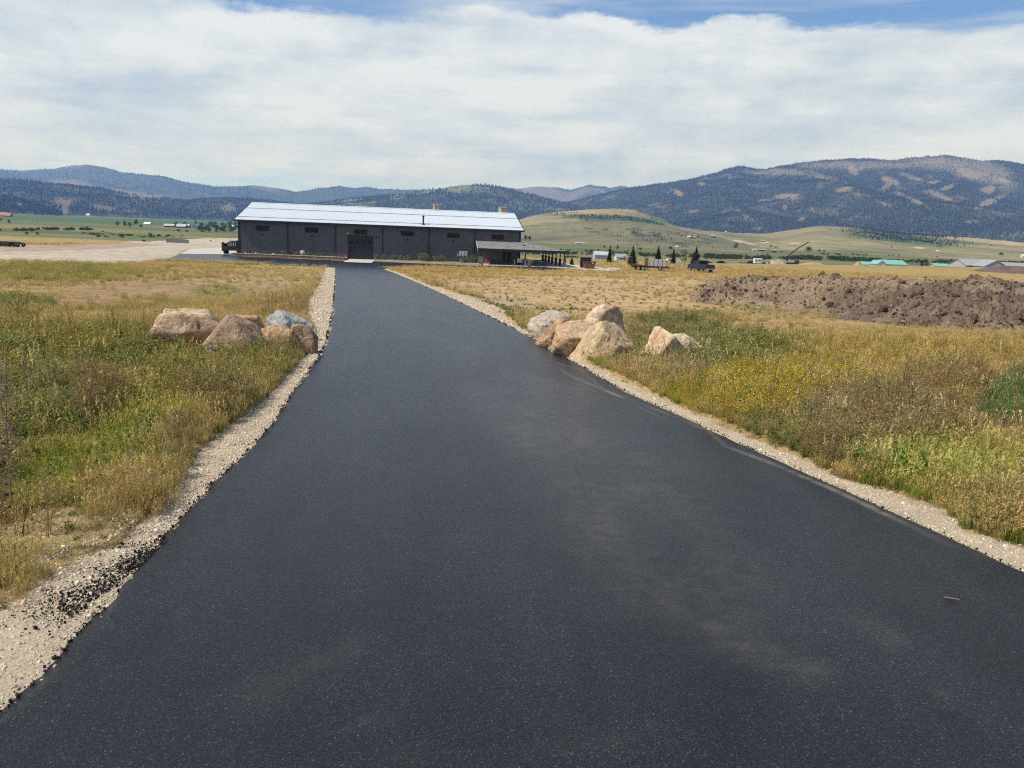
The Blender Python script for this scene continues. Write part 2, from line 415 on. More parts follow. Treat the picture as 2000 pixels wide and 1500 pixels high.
# ------------------------------------------------------------------ road and verge outlines (pixels of the photo turned into ground points)
def edge(pts, extra):
    P = [at(*p) for p in pts]; a = sorted([(p.y, p.x) for p in P] + extra)
    return np.array([q[0] for q in a]), np.array([q[1] for q in a])
E_L = edge([(0, 1390), (100, 1288), (280, 1076), (390, 964), (460, 895), (520, 836), (545, 800), (575, 757), (600, 722), (622, 693), (636, 665), (645, 630), (650, 600), (652, 575), (654, 548), (655, 522)], [(1.5, -4.0), (-4, -6.5), (-14, -12.0)])
E_R = edge([(2000, 1110), (1850, 1039), (1700, 973), (1586, 921), (1400, 840), (1330, 807), (1225, 762), (1100, 692), (1035, 655), (960, 618), (900, 590), (850, 567), (800, 545), (765, 531), (742, 522.5)], [(3.0, 7.0), (-4, 10.0), (-14, 14.0)])
S_L = edge([(0, 1172), (95, 1118), (140, 1085), (225, 1052), (320, 985), (345, 925), (372, 880), (430, 832), (490, 788), (540, 745), (585, 697), (612, 672), (606, 640), (598, 610), (604, 580), (622, 552), (632, 535), (634, 522)], [(4.5, -7.5), (-14, -14)])
S_R = edge([(2000, 1056), (1900, 1028), (1856, 988), (1760, 952), (1655, 930), (1550, 880), (1400, 818), (1330, 790), (1230, 742), (1115, 690), (1042, 650), (1000, 625), (975, 602), (930, 582), (880, 568), (830, 552), (775, 530), (746, 521)], [(3.5, 8.0), (-14, 16)])
def eval_edge(Ed, y): return np.interp(y, Ed[0], Ed[1])
def sm_edge(Ed, y):
    return (eval_edge(Ed, y - 0.35) + eval_edge(Ed, y) * 2 + eval_edge(Ed, y + 0.35)) / 4
YEND = (at(655, 522).y + at(742, 522.5).y) / 2
def jag(y, s, a): return a * fbm(y * 3.1, y * 0 + s, 4, s, 0.65)

def in_poly(px, py, poly):
    px = np.asarray(px, float); py = np.asarray(py, float); ins = np.zeros(px.shape, bool); n = len(poly)
    for i in range(n):
        x0, y0 = poly[i]; x1, y1 = poly[(i + 1) % n]
        c = ((y0 > py) != (y1 > py)) & (px < (x1 - x0) * (py - y0) / (y1 - y0 + 1e-12) + x0); ins ^= c
    return ins
def world_poly(pts): return [(at(*p).x, at(*p).y) for p in pts]
COURT_PX = [(322, 507), (400, 511.5), (500, 515.5), (600, 519.5), (655, 522.3), (742, 523.3), (800, 520.5), (870, 519.8), (940, 522), (1010, 525.5), (1085, 528), (1100, 524), (1040, 521), (935, 519.3), (727, 510.3), (674, 509.3), (466, 500.5), (466, 497.3), (353, 496)]
PAD_PX = [(353, 496), (466, 497.3), (478, 490), (478, 482), (452, 483.5), (372, 486)]
LOT_PX = [(-160, 481), (0, 478.5), (120, 479), (240, 477), (300, 471), (400, 466), (478, 466), (478, 480), (452, 483), (370, 485.5), (350, 496), (320, 508), (250, 512), (150, 510.5), (0, 506), (-160, 503)]
WALK_PX = [(1058, 509.3), (1075, 509.3), (1130, 518.5), (1185, 523.5), (1215, 526), (1200, 529.5), (1130, 526.5), (1098, 519.5)]
COURT = world_poly(COURT_PX); PAD = world_poly(PAD_PX); LOT = world_poly(LOT_PX); WALK = world_poly(WALK_PX)

def on_paved(x, y, mrg=0.0):
    """1 where road, court, pad or walk lies"""
    a = (y < YEND + 1) & (x > eval_edge(E_L, y) - mrg) & (x < eval_edge(E_R, y) + mrg)
    return a | in_poly(x, y, COURT) | in_poly(x, y, PAD) | in_poly(x, y, WALK)
def on_shoulder(x, y, mrg=0.0):
    return (y < YEND) & (((x > eval_edge(S_L, y) - mrg) & (x < eval_edge(E_L, y))) | ((x < eval_edge(S_R, y) + mrg) & (x > eval_edge(E_R, y))))

# ------------------------------------------------------------------ ground sheet
def bumps(x, y):
    r = np.hypot(x, y)
    b = 0.07 * fbm(x * 0.35, y * 0.35, 3, 11) + 0.035 * fbm(x * 1.6, y * 1.6, 3, 12) * np.clip(60 / (r + 1), 0, 1)
    b = b + sstep(300, 900, r) * (2.2 * fbm(x / 240, y / 240, 3, 13))
    return b
def low(x, y):
    """lateral fall of the fields away from the raised driveway, and the bed cut under paving"""
    dl = eval_edge(S_L, y) - x; dr = x - eval_edge(S_R, y)
    d = np.clip(np.maximum(dl, dr), 0, None) * (y < 95)
    return -0.22 * sstep(0.0, 2.2, d)

GP = []  # (kind, data, colour, softness) painted in order on the soil
def ell(cx, cy, rx, ry, col, s=1.0, ang=0.0): GP.append((cx, cy, rx, ry, col, s, ang))
STRAW = (0.36, 0.25, 0.11); SOIL = (0.26, 0.165, 0.095); TAN = (0.45, 0.31, 0.165); GRN = (0.12, 0.135, 0.045); OLIVE = (0.24, 0.20, 0.08)
ell(330, 560, 260, 22, (0.30, 0.19, 0.11), 0.8); ell(180, 585, 120, 12, (0.27, 0.16, 0.09), 0.7); ell(500, 540, 110, 14, (0.36, 0.25, 0.13), 0.8)
ell(180, 632, 260, 8, (0.36, 0.235, 0.14), 0.9); ell(560, 590, 70, 25, (0.38, 0.26, 0.15), 0.8)
ell(90, 525, 150, 16, (0.17, 0.15, 0.05), 0.95); ell(420, 560, 60, 12, (0.17, 0.155, 0.06), 0.7)
ell(1150, 560, 330, 45, TAN, 0.8); ell(980, 590, 90, 25, (0.40, 0.30, 0.19), 0.8, 0.2); ell(1250, 600, 200, 22, (0.42, 0.28, 0.14), 0.7)
ell(1600, 632, 330, 12, (0.36, 0.22, 0.12), 0.9, 0.09); ell(1060, 527, 330, 9, (0.34, 0.235, 0.09), 0.9)
ell(1700, 530, 420, 8, (0.34, 0.24, 0.085), 0.95); ell(170, 740, 60, 10, (0.36, 0.23, 0.13), 0.7); ell(1980, 830, 60, 16, (0.38, 0.25, 0.15), 0.8)
ell(120, 1040, 190, 70, (0.30, 0.22, 0.11), 0.95)

def ground_col(x, y, z):
    r = np.hypot(x, y); px, py = proj(np.stack([x, y, z], -1))
    n1 = fbm(x * 0.13, y * 0.13, 4, 21); n2 = fbm(x * 0.6, y * 0.6, 3, 22)
    col = np.empty(x.shape + (3,)); col[...] = STRAW
    def mixc(m, c):
        m = np.clip(m, 0, 1)[..., None]; col[...] = col * (1 - m) + np.array(c) * m
    mixc(sstep(-0.1, 0.5, n1) * 0.7, OLIVE); mixc(sstep(0.1, 0.6, n2) * 0.5, SOIL)
    front = y > 2
    for cx_, cy_, rx, ry, c, s, ang in GP:
        dx = px - cx_; dy = py - cy_ - ang * dx
        q = np.sqrt((dx / rx) ** 2 + (dy / ry) ** 2) + 0.35 * n2 + 0.25 * n1
        mixc((1 - sstep(0.65, 1.25, q)) * s * front, c)
    # beyond the brow: valley floor fields in long strips
    v = sstep(150, 230, y - np.clip(x - 40, 0, 170) * 0.62) * front
    s1 = fbm(x / 420 + 3, y / 150, 4, 31); s2 = fbm(x / 160, y / 60, 3, 32); s3 = vnoise(x / 900, y / 330, 33)
    fld = np.empty_like(col); fld[...] = (0.155, 0.150, 0.058)
    def mf(m, c):
        m = np.clip(m, 0, 1)[..., None]; fld[...] = fld * (1 - m) + np.array(c) * m
    mf(sstep(0.0, 0.5, s1), (0.20, 0.175, 0.075)); mf(sstep(0.05, 0.5, -s1) * 0.9, (0.082, 0.115, 0.040)); mf(sstep(0.2, 0.6, s2) * 0.7, (0.25, 0.20, 0.10)); mf(sstep(0.2, 0.6, -s2) * 0.5, (0.07, 0.095, 0.035))
    left = sstep(0, -400, x)
    mf(sstep(900, 1300, r) * left * 0.85, (0.052, 0.110, 0.040)); mf(sstep(2300, 3000, r) * left * 0.6, (0.16, 0.165, 0.075))
    mf(sstep(600, 800, r) * (1 - left) * 0.8, (0.115, 0.125, 0.05)); mf(sstep(3500, 5000, r), (0.08, 0.095, 0.05))
    col = col * (1 - v[..., None]) + fld * v[..., None]
    # gravel lot left of the building
    lot = in_poly(x + 1.2 * n2 * 2, y + 1.5 * n1 * 2, LOT)
    lc = np.array((0.44, 0.37, 0.285)) * (1 + 0.10 * n2[..., None] + 0.14 * n1[..., None])
    edge_far = in_poly(px, py, [(-200, 474), (250, 474), (330, 478), (180, 488), (0, 492), (-200, 494)])
    lc = np.where(edge_far[..., None], np.array((0.35, 0.265, 0.195)) * (1 + 0.2 * n2[..., None]), lc)
    col = np.where(lot[..., None], lc, col)
    return np.clip(col, 0.01, 0.9)

th = np.concatenate([np.linspace(-46, 46, 560), np.linspace(46, 314, 70)[1:-1]]) * math.pi / 180
rr = np.concatenate([[0.0], np.geomspace(1.2, 14500, 470)])
RR, TT = np.meshgrid(rr, th, indexing='ij'); X = RR * np.sin(TT); Y = RR * np.cos(TT)
hard = on_paved(X, Y, 0.35)
dsv = np.maximum(np.minimum(X - eval_edge(S_L, Y), eval_edge(E_L, Y) - X + .6), np.minimum(eval_edge(S_R, Y) - X, X - eval_edge(E_R, Y) + .6)); hs = sstep(-0.05, 0.30, dsv) * (Y < YEND + 1)
Z = G(X, Y); Zc = Z.copy()
free = np.clip(1 - hs, 0, 1) * (1 - hard)
Z = Z + bumps(X, Y) * free + low(X, Y) * free - 0.20 * np.maximum(hs, hard)
bld = (Y > 100) & (Y < 166) & (np.abs(X) < 75); Z = np.where(bld & ~hard, np.minimum(Z, G(X, Y) + 0.0), Z)
gcol = ground_col(X.ravel(), Y.ravel(), Zc.ravel())
o = obj('ground', raw_mesh('ground', np.stack([X, Y, Z], -1).reshape(-1, 3), grid_faces(len(rr), len(th), True), M['ground'], True, gcol)); tag(o, kind='structure')

# driveway: a lift of asphalt 7 cm thick with crumbly edges
ys = np.concatenate([np.linspace(-14, 2, 20)[:-1], 2 + (YEND + 0.4 - 2) * (np.linspace(0, 1, 620) ** 1.9)])
NT_ = 230; t = np.linspace(0, 1, NT_)
xl = sm_edge(E_L, ys) + jag(ys, 41, 0.05) * np.clip(ys / 10, 0.6, 1); xr = sm_edge(E_R, ys) + jag(ys, 42, 0.035)
RX = xl[:, None] + (xr - xl)[:, None] * t[None]; RY = np.repeat(ys[:, None], NT_, 1)
RZ = G(RX, RY) + 0.012 * fbm(RX * 0.5, RY * 0.25, 3, 44)
rz_edge = np.minimum(t, 1 - t)[None] * (xr - xl)[:, None]
RZ = RZ - 0.05 * (1 - sstep(0, 0.16, rz_edge))
dust = np.zeros(RX.shape); RPX, RPY = proj(np.stack([RX, RY, RZ], -1))
def streak(pts, wid, amt, s):
    global dust
    W = np.array([(at(*p).x, at(*p).y) for p in pts]); best = np.full(RX.shape, 1e9); u = np.zeros(RX.shape); acc = 0
    Ls = np.hypot(*(W[1:] - W[:-1]).T); tot = Ls.sum()
    for i in range(len(W) - 1):
        a, b = W[i], W[i + 1]; d = b - a; q = np.clip(((RX - a[0]) * d[0] + (RY - a[1]) * d[1]) / (d @ d), 0, 1)
        ds = np.hypot(RX - a[0] - q * d[0], RY - a[1] - q * d[1]); m = ds < best; best = np.where(m, ds, best); u = np.where(m, (acc + q * Ls[i]) / tot, u); acc += Ls[i]
    fade = sstep(0, 0.18, u) * (1 - sstep(0.82, 1, u))
    n = 0.55 + 0.9 * fbm(RX * 1.3, RY * 0.7, 4, s)
    dust = dust + amt * np.exp(-(best / wid) ** 2) * fade * np.clip(n, 0, 1.6)
streak([(1080, 708), (1110, 732), (1200, 770), (1300, 806), (1385, 842), (1420, 872), (1500, 902), (1640, 962), (1740, 1010), (1850, 1062), (2000, 1114), (2100, 1150)], 0.055, 2.0, 51)
streak([(1085, 706), (1105, 716), (1128, 716)], 0.04, 1.5, 48); streak([(1128, 716), (1180, 760), (1260, 800), (1330, 830)], 0.035, 1.5, 49)
streak([(930, 735), (990, 800), (1080, 890), (1180, 1010), (1330, 1150), (1480, 1270), (1650, 1340), (1750, 1400)], 0.6, 0.34, 52)
streak([(1060, 720), (1150, 820), (1300, 960), (1480, 1110), (1640, 1240)], 0.7, 0.28, 53)
streak([(880, 650), (960, 720), (1060, 830), (1200, 970)], 0.8, 0.30, 54)
streak([(1370, 1200), (1450, 1260), (1560, 1300), (1650, 1335)], 0.2, 0.28, 55)
streak([(420, 1400), (540, 1345), (640, 1290), (760, 1240)], 0.16, 0.14, 56)
streak([(700, 1475), (900, 1480), (1100, 1462), (1320, 1440)], 0.10, 0.14, 57)
streak([(1620, 1190), (1700, 1225), (1770, 1270)], 0.16, 0.18, 58)
streak([(690, 545), (720, 580), (800, 640), (900, 720)], 0.6, 0.12, 59)
for q in range(14):
    px_, py_ = rng.uniform(300, 1850), rng.uniform(900, 1480); P = at(px_, py_)
    dust = dust + rng.uniform(0.06, 0.2) * np.exp(-((RX - P.x) ** 2 + ((RY - P.y) / 1.6) ** 2) / rng.uniform(0.02, 0.06) ** 2)
dust = dust + 0.10 * sstep(0.15, 0.6, fbm(RX * 0.4, RY * 0.12, 4, 60))
# skirts
def with_skirt(RX, RY, RZ, dz):
    a = np.concatenate([RX[:, :1] - 0.05, RX, RX[:, -1:] + 0.05], 1); b = np.concatenate([RY[:, :1], RY, RY[:, -1:]], 1); c = np.concatenate([RZ[:, :1] - dz, RZ, RZ[:, -1:] - dz], 1); return a, b, c
A, B, Cz = with_skirt(RX, RY, RZ, 0.11); dd = np.concatenate([dust[:, :1] * 0, dust, dust[:, -1:] * 0], 1)
o = obj('driveway', raw_mesh('driveway', np.stack([A, B, Cz], -1).reshape(-1, 3), grid_faces(*A.shape), M['asphalt'], True, None, {'dust': dd})); tag(o, kind='structure')

# gravel verges
def verge(name, inner, outer, sgn, s):
    yv = np.concatenate([np.linspace(-14, 2.5, 14)[:-1], 2.5 + (YEND - 2.5) * (np.linspace(0, 1, 520) ** 1.9)]); m = 34; tt = np.linspace(0, 1, m)
    xi = sm_edge(inner, yv) - sgn * 0.10; xo = eval_edge(outer, yv) + sgn * (0.22 + 0.22 * fbm(yv * 0.8, yv * 0, 4, s))
    gx = xi[:, None] + (xo - xi)[:, None] * tt[None]; gy = np.repeat(yv[:, None], m, 1)
    gz = G(gx, gy) - 0.055 + 0.022 * fbm(gx * 5, gy * 5, 4, s + 1) + 0.03 * fbm(gx * 0.9, gy * 0.9, 3, s + 2) - 0.07 * sstep(0.9, 1.0, tt)[None]
    n = fbm(gx * 1.1, gy * 1.1, 4, s + 3)
    c = np.empty(gx.shape + (3,)); c[...] = (0.47, 0.385, 0.275); c *= (1 + 0.16 * n[..., None])
    e = sstep(0.55, 1.0, tt[None] + 0.5 * n)[..., None] * 0.55; c = c * (1 - e) + np.array((0.33, 0.25, 0.145)) * e
    o = obj(name, raw_mesh(name, np.stack([gx, gy, gz], -1).reshape(-1, 3), grid_faces(*gx.shape), M['gravel'], True, c.reshape(-1, 3))); tag(o, kind='structure')
    return gx, gy, gz
VL = verge('gravel_verge', E_L, S_L, -1, 61); VR = verge('gravel_verge', E_R, S_R, 1, 71)

def sheet(name, poly, dz, material, thick=0.2, col=None, step=2.0):
    """flat-lying slab following the terrain"""
    import bmesh
    bm = bmesh.new(); vs = []
    n = len(poly)
    for i in range(n):
        a, b = Vector(poly[i]), Vector(poly[(i + 1) % n]); k = max(1, int((b - a).length / step))
        for j in range(k):
            p = a.lerp(b, j / k); vs.append(bm.verts.new((p.x, p.y, float(G(p.x, p.y)) + dz)))
    f = bm.faces.new(vs)
    ex = bmesh.ops.extrude_face_region(bm, geom=[f]); bmesh.ops.translate(bm, verts=[v for v in ex['geom'] if isinstance(v, bmesh.types.BMVert)], vec=(0, 0, -thick))
    bmesh.ops.recalc_face_normals(bm, faces=bm.faces); bmesh.ops.triangulate(bm, faces=[q for q in bm.faces if len(q.verts) > 4])
    me = bpy.data.meshes.new(name); bm.to_mesh(me); bm.free(); me.materials.append(material)
    o = obj(name, me); tag(o, kind='structure'); return o
sheet('parking_court', COURT, 0.006, M['asphalt']); sheet('concrete_pad', PAD, 0.03, M['concrete']); sheet('concrete_walk', WALK, 0.012, M['concrete'])
# ------------------------------------------------------------------ hills
FOREST = []   # points of far-off trees (x, y, z, scale)
def hill(name, crest, r0, rc, r1, na, nr, colf, amp, wl, s, floor=-10.0, pw=1.1, rvar=0.12, ntree=0, tsize=16.0, U_BVH=False):
    cpx = np.array([p[0] for p in crest], float); cpy = np.array([p[1] for p in crest], float)
    D = np.array([ray(a, b) for a, b in crest]); az = np.arctan2(D[:, 0], D[:, 1]); tn = D[:, 2] / np.hypot(D[:, 0], D[:, 1])
    A = np.linspace(az[0], az[-1], na); T = np.interp(A, az, tn); T = T + 0.0006 * fbm(A * 160, A * 0 + s, 4, s)
    rcv = rc * (1 + rvar * fbm(A * 4.0, A * 0 + 3, 3, s + 1))
    u = np.concatenate([np.linspace(0, 1, nr), 1 + np.linspace(0, 1, 24)[1:]])
    Uu, AA = np.meshgrid(u, A, indexing='ij'); TTn = np.broadcast_to(T, Uu.shape); RC = np.broadcast_to(rcv, Uu.shape)
    Rr = np.where(Uu <= 1, r0 + (RC - r0) * Uu, RC + (r1 - RC) * (Uu - 1))
    x = Rr * np.sin(AA); y = Rr * np.cos(AA)
    zc = CAMZ + RC * TTn; f = np.where(Uu <= 1, np.clip(Uu, 0, 1) ** pw, 1 - sstep(0, 1, Uu - 1))
    gul = ridged(x / wl, y / wl, 5, s + 2) - 0.62
    side = sstep(0, 0.05, (AA - A[0])) * sstep(0, 0.05, (A[-1] - AA))
    zz = floor + (zc - floor) * f + amp * gul * np.clip(f * 2.2, 0, 1) * (1 - sstep(0.78, 0.99, Uu) * (Uu <= 1)) * (Uu <= 1)
    zmax = CAMZ + Rr * TTn * 0.995
    zz = np.where((Uu < 1), np.minimum(zz, zmax), zz)
    zz = np.where(Uu == 0, floor - 3, zz)
    px, py = proj(np.stack([x, y, zz], -1)); col, fm = colf(x, y, zz, px, py, Uu, gul)
    o = obj(name, raw_mesh(name, np.stack([x, y, zz], -1).reshape(-1, 3), grid_faces(*x.shape), M['hill'], True, np.clip(col, .005, .9).reshape(-1, 3))); tag(o, kind='structure')
    if U_BVH:
        HB.append(BVHTree.FromPolygons(np.stack([x, y, zz], -1).reshape(-1, 3).tolist(), grid_faces(*x.shape).tolist()))
    if ntree:
        w_ = (fm * (Uu > 0.02) * (Uu < 1.08)); w_ = w_ * np.gradient(x, axis=1) ** 0 * (0.6 + 0.4 * (Uu > 0.93)); w_ = w_ / w_.sum()
        k = rng.choice(w_.size, ntree, p=w_.ravel())
        i, j = np.unravel_index(k, w_.shape); i = np.clip(i, 0, x.shape[0] - 2); j = np.clip(j, 0, x.shape[1] - 2); a = rng.random(ntree); b = rng.random(ntree)
        def bl(Q): return (Q[i, j] * (1 - a) + Q[i + 1, j] * a) * (1 - b) + (Q[i, j + 1] * (1 - a) + Q[i + 1, j + 1] * a) * b
        FOREST.append(np.stack([bl(x), bl(y), bl(zz) - 0.6, tsize * rng.uniform(0.55, 1.15, ntree)], -1))
    return o

from mathutils.bvhtree import BVHTree
HB = []
def hit(px, py):
    """nearest hillside or ground point along a sight line"""
    d = Vector(ray(px, py)).normalized(); best = at(px, py); o_ = Vector((0, 0, CAMZ)); bd = (best - o_).length
    for b in HB:
        p = b.ray_cast(o_, d)[0]
        if p is not None and (p - o_).length < bd: best = p; bd = (p - o_).length
    return best
def lerp(c1, c2, m): return np.array(c1) * (1 - m[..., None]) + np.array(c2) * m[..., None]
FOR = (0.028, 0.036, 0.026); FOR2 = (0.055, 0.075, 0.035); DRY = (0.25, 0.19, 0.12); DRYG = (0.20, 0.18, 0.085); SAGE = (0.145, 0.135, 0.085)
def patches(px, py, lst, n, wob=0.55):
    m = np.zeros(px.shape)
    for cx_, cy_, rx, ry, sl in lst:
        dx = px - cx_; dy = py - cy_ - sl * dx
        m = np.maximum(m, 1 - sstep(0.45, 1.35, np.sqrt((dx / rx) ** 2 + (dy / ry) ** 2) + wob * n))
    return m
def col_far(x, y, z, px, py, U, g):
    n = fbm(x / 900, y / 900, 4, 81); n2 = fbm(x / 300, y / 300, 3, 82)
    m = sstep(0.1, 0.45, n + 0.25 * n2 + 0.2 * g); c = lerp((0.040, 0.055, 0.032), (0.16, 0.13, 0.09), m * 0.8)
    return c, 1 - m
hill('far_ridge', [(-500, 345), (-250, 338), (-100, 334), (0, 331), (40, 333), (100, 330), (150, 322.5), (170, 321.5), (200, 326), (235, 336), (290, 341.5), (320, 344), (360, 356), (420, 364.5), (500, 362), (545, 368), (580, 375), (640, 366), (662, 364), (690, 368), (715, 365.5), (745, 369.5), (800, 371), (860, 369), (940, 366), (985, 364.5), (1010, 369), (1050, 364), (1090, 366.5), (1112, 371), (1150, 361), (1195, 366.5), (1215, 363.5), (1260, 368), (1320, 372)], 6000, 9000, 12500, 620, 90, col_far, 190, 1500, 101, ntree=16000, tsize=17)
def col_left(x, y, z, px, py, U, g):
    n = fbm(x / 500, y / 500, 4, 83); n2 = fbm(x / 150, y / 150, 4, 84)
    m = np.maximum(patches(px, py, [(122, 397, 26, 8, 0.05), (125, 408, 8, 10, 0), (275, 386, 70, 4, 0.06), (205, 407, 24, 5, 0.2), (445, 408, 16, 9, 0.1), (262, 414, 22, 3, 0.1), (40, 399, 30, 4, 0.1)], n2, 0.7), sstep(0.32, 0.6, n) * 0.35)
    c = lerp(lerp(FOR, (0.055, 0.07, 0.035), sstep(-0.1, 0.4, n2 + 0.4 * n)), (0.14, 0.105, 0.075), m * .85); return c, 1 - m
hill('wooded_hill', [(-450, 352), (-200, 347), (-100, 349), (0, 352), (40, 351.5), (100, 360), (150, 365), (200, 369), (240, 378), (300, 385.5), (330, 389), (370, 393), (400, 390), (440, 388), (480, 389), (540, 395), (600, 401), (680, 406), (760, 412), (860, 420)], 3300, 4900, 6000, 460, 90, col_left, 90, 700, 111, ntree=15000, tsize=15, pw=0.9, U_BVH=True)
hill('wooded_spur', [(-420, 378), (-200, 374), (-100, 376), (0, 383), (30, 388), (60, 396), (90, 405), (122, 418)], 2900, 3500, 4200, 160, 50, col_left, 30, 400, 121, ntree=6000, tsize=13, pw=0.8)
def col_mid(x, y, z, px, py, U, g):
    n = fbm(x / 420, y / 420, 4, 85); n2 = fbm(x / 120, y / 120, 4, 86)
    m = sstep(-0.05, 0.35, n + 0.6 * n2 + 0.3 * g) * np.clip(sstep(980, 860, px) + 0.25, 0, 1)
    c = lerp(lerp(FOR, FOR2, sstep(-0.2, 0.4, n2)), (0.15, 0.155, 0.075), m * 0.85); return c, 1 - m * 0.9
hill('middle_hill', [(520, 412), (600, 400), (700, 387), (780, 379), (830, 372.5), (870, 366), (900, 362), (925, 360.5), (950, 361.5), (975, 365.5), (1000, 372), (1040, 381), (1080, 391), (1120, 401), (1180, 415), (1240, 426)], 3200, 5200, 6600, 380, 90, col_mid, 90, 650, 131, ntree=12000, tsize=15)
CLEAR = [(1734, 352, 12, 7, 0.45), (1730, 365, 15, 6, -0.5), (1748, 357, 10, 6, 0.4), (1788, 349, 22, 4, 0.32), (1820, 358, 14, 5, -0.2), (1852, 366, 12, 4, -0.4), (1650, 371, 16, 4, -0.08), (1660, 367, 10, 2, 0), (1541, 386, 24, 5, 0.0), (1756, 379, 18, 4, 0.42), (1785, 392, 22, 4, 0.42), (1842, 385, 26, 6, 0.3), (1855, 391, 10, 4, 0.3), (1933, 394, 24, 5, -0.45), (1350, 414, 14, 3, -0.15), (1456, 424, 8, 4, 0.2), (1566, 428, 8, 4, -0.3), (1728, 399, 16, 3, 0.35), (1489, 392, 14, 2, 0), (1589, 410, 9, 3, 0.3), (1678, 380, 9, 4, -0.1), (1532, 405, 4, 4, 0), (1440, 412, 6, 2, 0), (1480, 447, 10, 3, 0), (1665, 333, 8, 8, 0.5), (1890, 340, 26, 7, 0.1), (1930, 370, 12, 10, -0.4), (1640, 402, 12, 2, 0.1), (1380, 348, 8, 3, .3), (1425, 345, 6, 5, .4), (1370, 360, 9, 4, .2), (1325, 378, 8, 6, .5), (1960, 352, 9, 5, .3), (1600, 365, 10, 3, .1), (1560, 412, 5, 2, 0), (1495, 410, 12, 2, .05), (1900, 433, 20, 3, 0)]
def col_mtn(x, y, z, px, py, U, g):
    n = fbm(x / 520, y / 520, 4, 87); n2 = fbm(x / 140, y / 140, 4, 88)
    rocky = patches(px, py, [(1840, 316, 120, 15, 0.05), (1690, 322, 130, 9, 0), (1930, 340, 60, 22, 0.2), (1530, 336, 60, 8, 0), (1600, 345, 30, 6, 0.2)], n2 + 0.4 * n, 0.6)
    m = np.maximum(.62 * patches(px, py, CLEAR, n2 + .5 * fbm(x / 60, y / 60, 3, 93), 0.85), sstep(0.2, 0.6, n2 + 0.35 * n) * 0.22)
    c = lerp(FOR, (0.036, 0.044, 0.031), sstep(-0.2, 0.4, n2)); c = lerp(c, (0.17, 0.15, 0.11), rocky * 0.85); c = lerp(c, DRY, m)
    low_ = sstep(445, 470, py) * sstep(1150, 1250, px) * 0.5; c = lerp(c, (0.09, 0.115, 0.05), low_)
    return c, np.clip(1 - m * 1.5 - rocky * 0.8, 0, 1)
hill('mountain', [(960, 428), (1040, 410), (1100, 397), (1150, 386), (1200, 374), (1240, 366), (1300, 357), (1350, 350), (1400, 337), (1425, 328), (1440, 324.5), (1455, 325), (1480, 330.5), (1495, 331), (1510, 327), (1560, 318), (1600, 314), (1660, 310), (1700, 310), (1720, 312.5), (1740, 312.5), (1780, 308), (1820, 305), (1846, 303), (1880, 308), (1920, 314), (1950, 312.5), (1975, 316), (2000, 322), (2100, 331), (2300, 345), (2550, 372), (2800, 410)], 3000, 5800, 8200, 820, 170, col_mtn, 210, 1100, 141, ntree=75000, tsize=10.5, pw=1.05)
def col_foot(x, y, z, px, py, U, g):
    n = fbm(x / 130, y / 130, 4, 89); n2 = fbm(x / 30, y / 30, 4, 90)
    c = lerp((0.18, 0.167, 0.077), (0.255, 0.21, 0.107), sstep(-0.1, 0.5, n + 0.3 * n2))
    c = lerp(c, (0.10, 0.12, 0.05), sstep(0.0, 0.5, -n + 0.3 * n2) * 0.85)
    br = patches(px, py, [(1760, 458, 105, 16, 0.10), (1200, 428, 110, 7, 0.08), (1130, 421, 12, 3, 0.1)], n2 + 0.5 * n, 0.6)
    c = lerp(c, (0.055, 0.095, 0.035), br * 0.85)
    c = lerp(c, (0.34, 0.26, 0.135), patches(px, py, [(1950, 470, 120, 8, 0.10), (1850, 462, 60, 5, 0.08), (1130, 414, 60, 4, -0.03)], n2, 0.5))
    c = lerp(c, (0.44, 0.36, 0.25), patches(px, py, [(1440, 471, 14, 2, 0.1), (1465, 476, 18, 1.2, 0.25), (1493, 473, 10, 1.3, 0), (1552, 475, 14, 1.6, 0), (1795, 484, 12, 2, 0.1)], n2, 0.2))
    return c, br + 1e-5
hill('foothill', [(880, 470), (960, 446), (1000, 436), (1020, 427), (1045, 420.5), (1080, 414.5), (1110, 412), (1150, 409), (1200, 407.5), (1240, 408.5), (1258, 416), (1290, 426), (1330, 443), (1370, 450), (1400, 452.5), (1440, 455.5), (1500, 455.5), (1550, 448), (1600, 440.5), (1650, 443), (1700, 448), (1740, 454), (1800, 459), (1900, 464), (2000, 474), (2150, 480), (2350, 486), (2500, 492)], 1000, 2300, 2900, 520, 90, col_foot, 16, 300, 151, ntree=2600, tsize=5, pw=1.0, U_BVH=True)
def col_sage(x, y, z, px, py, U, g):
    n = fbm(x / 90, y / 90, 4, 91); n2 = fbm(x / 14, y / 14, 4, 92)
    c = lerp((0.17, 0.155, 0.082), (0.125, 0.125, 0.072), sstep(-0.2, 0.4, n)); d = sstep(0.12, 0.4, n2) * patches(px, py, [(1270, 462, 120, 14, 0.09), (1180, 450, 60, 5, 0.06)], n, 0.5)
    c = lerp(c, (0.05, 0.06, 0.032), d * 0.8); return c, d
hill('sage_hill', [(880, 478), (960, 462), (1020, 452), (1060, 446), (1100, 438), (1150, 431), (1200, 430), (1250, 434), (1300, 441), (1350, 452), (1400, 462), (1450, 474), (1500, 483)], 800, 1350, 1700, 300, 60, col_sage, 8, 160, 161, ntree=500, tsize=2.6, pw=1.0, U_BVH=True)

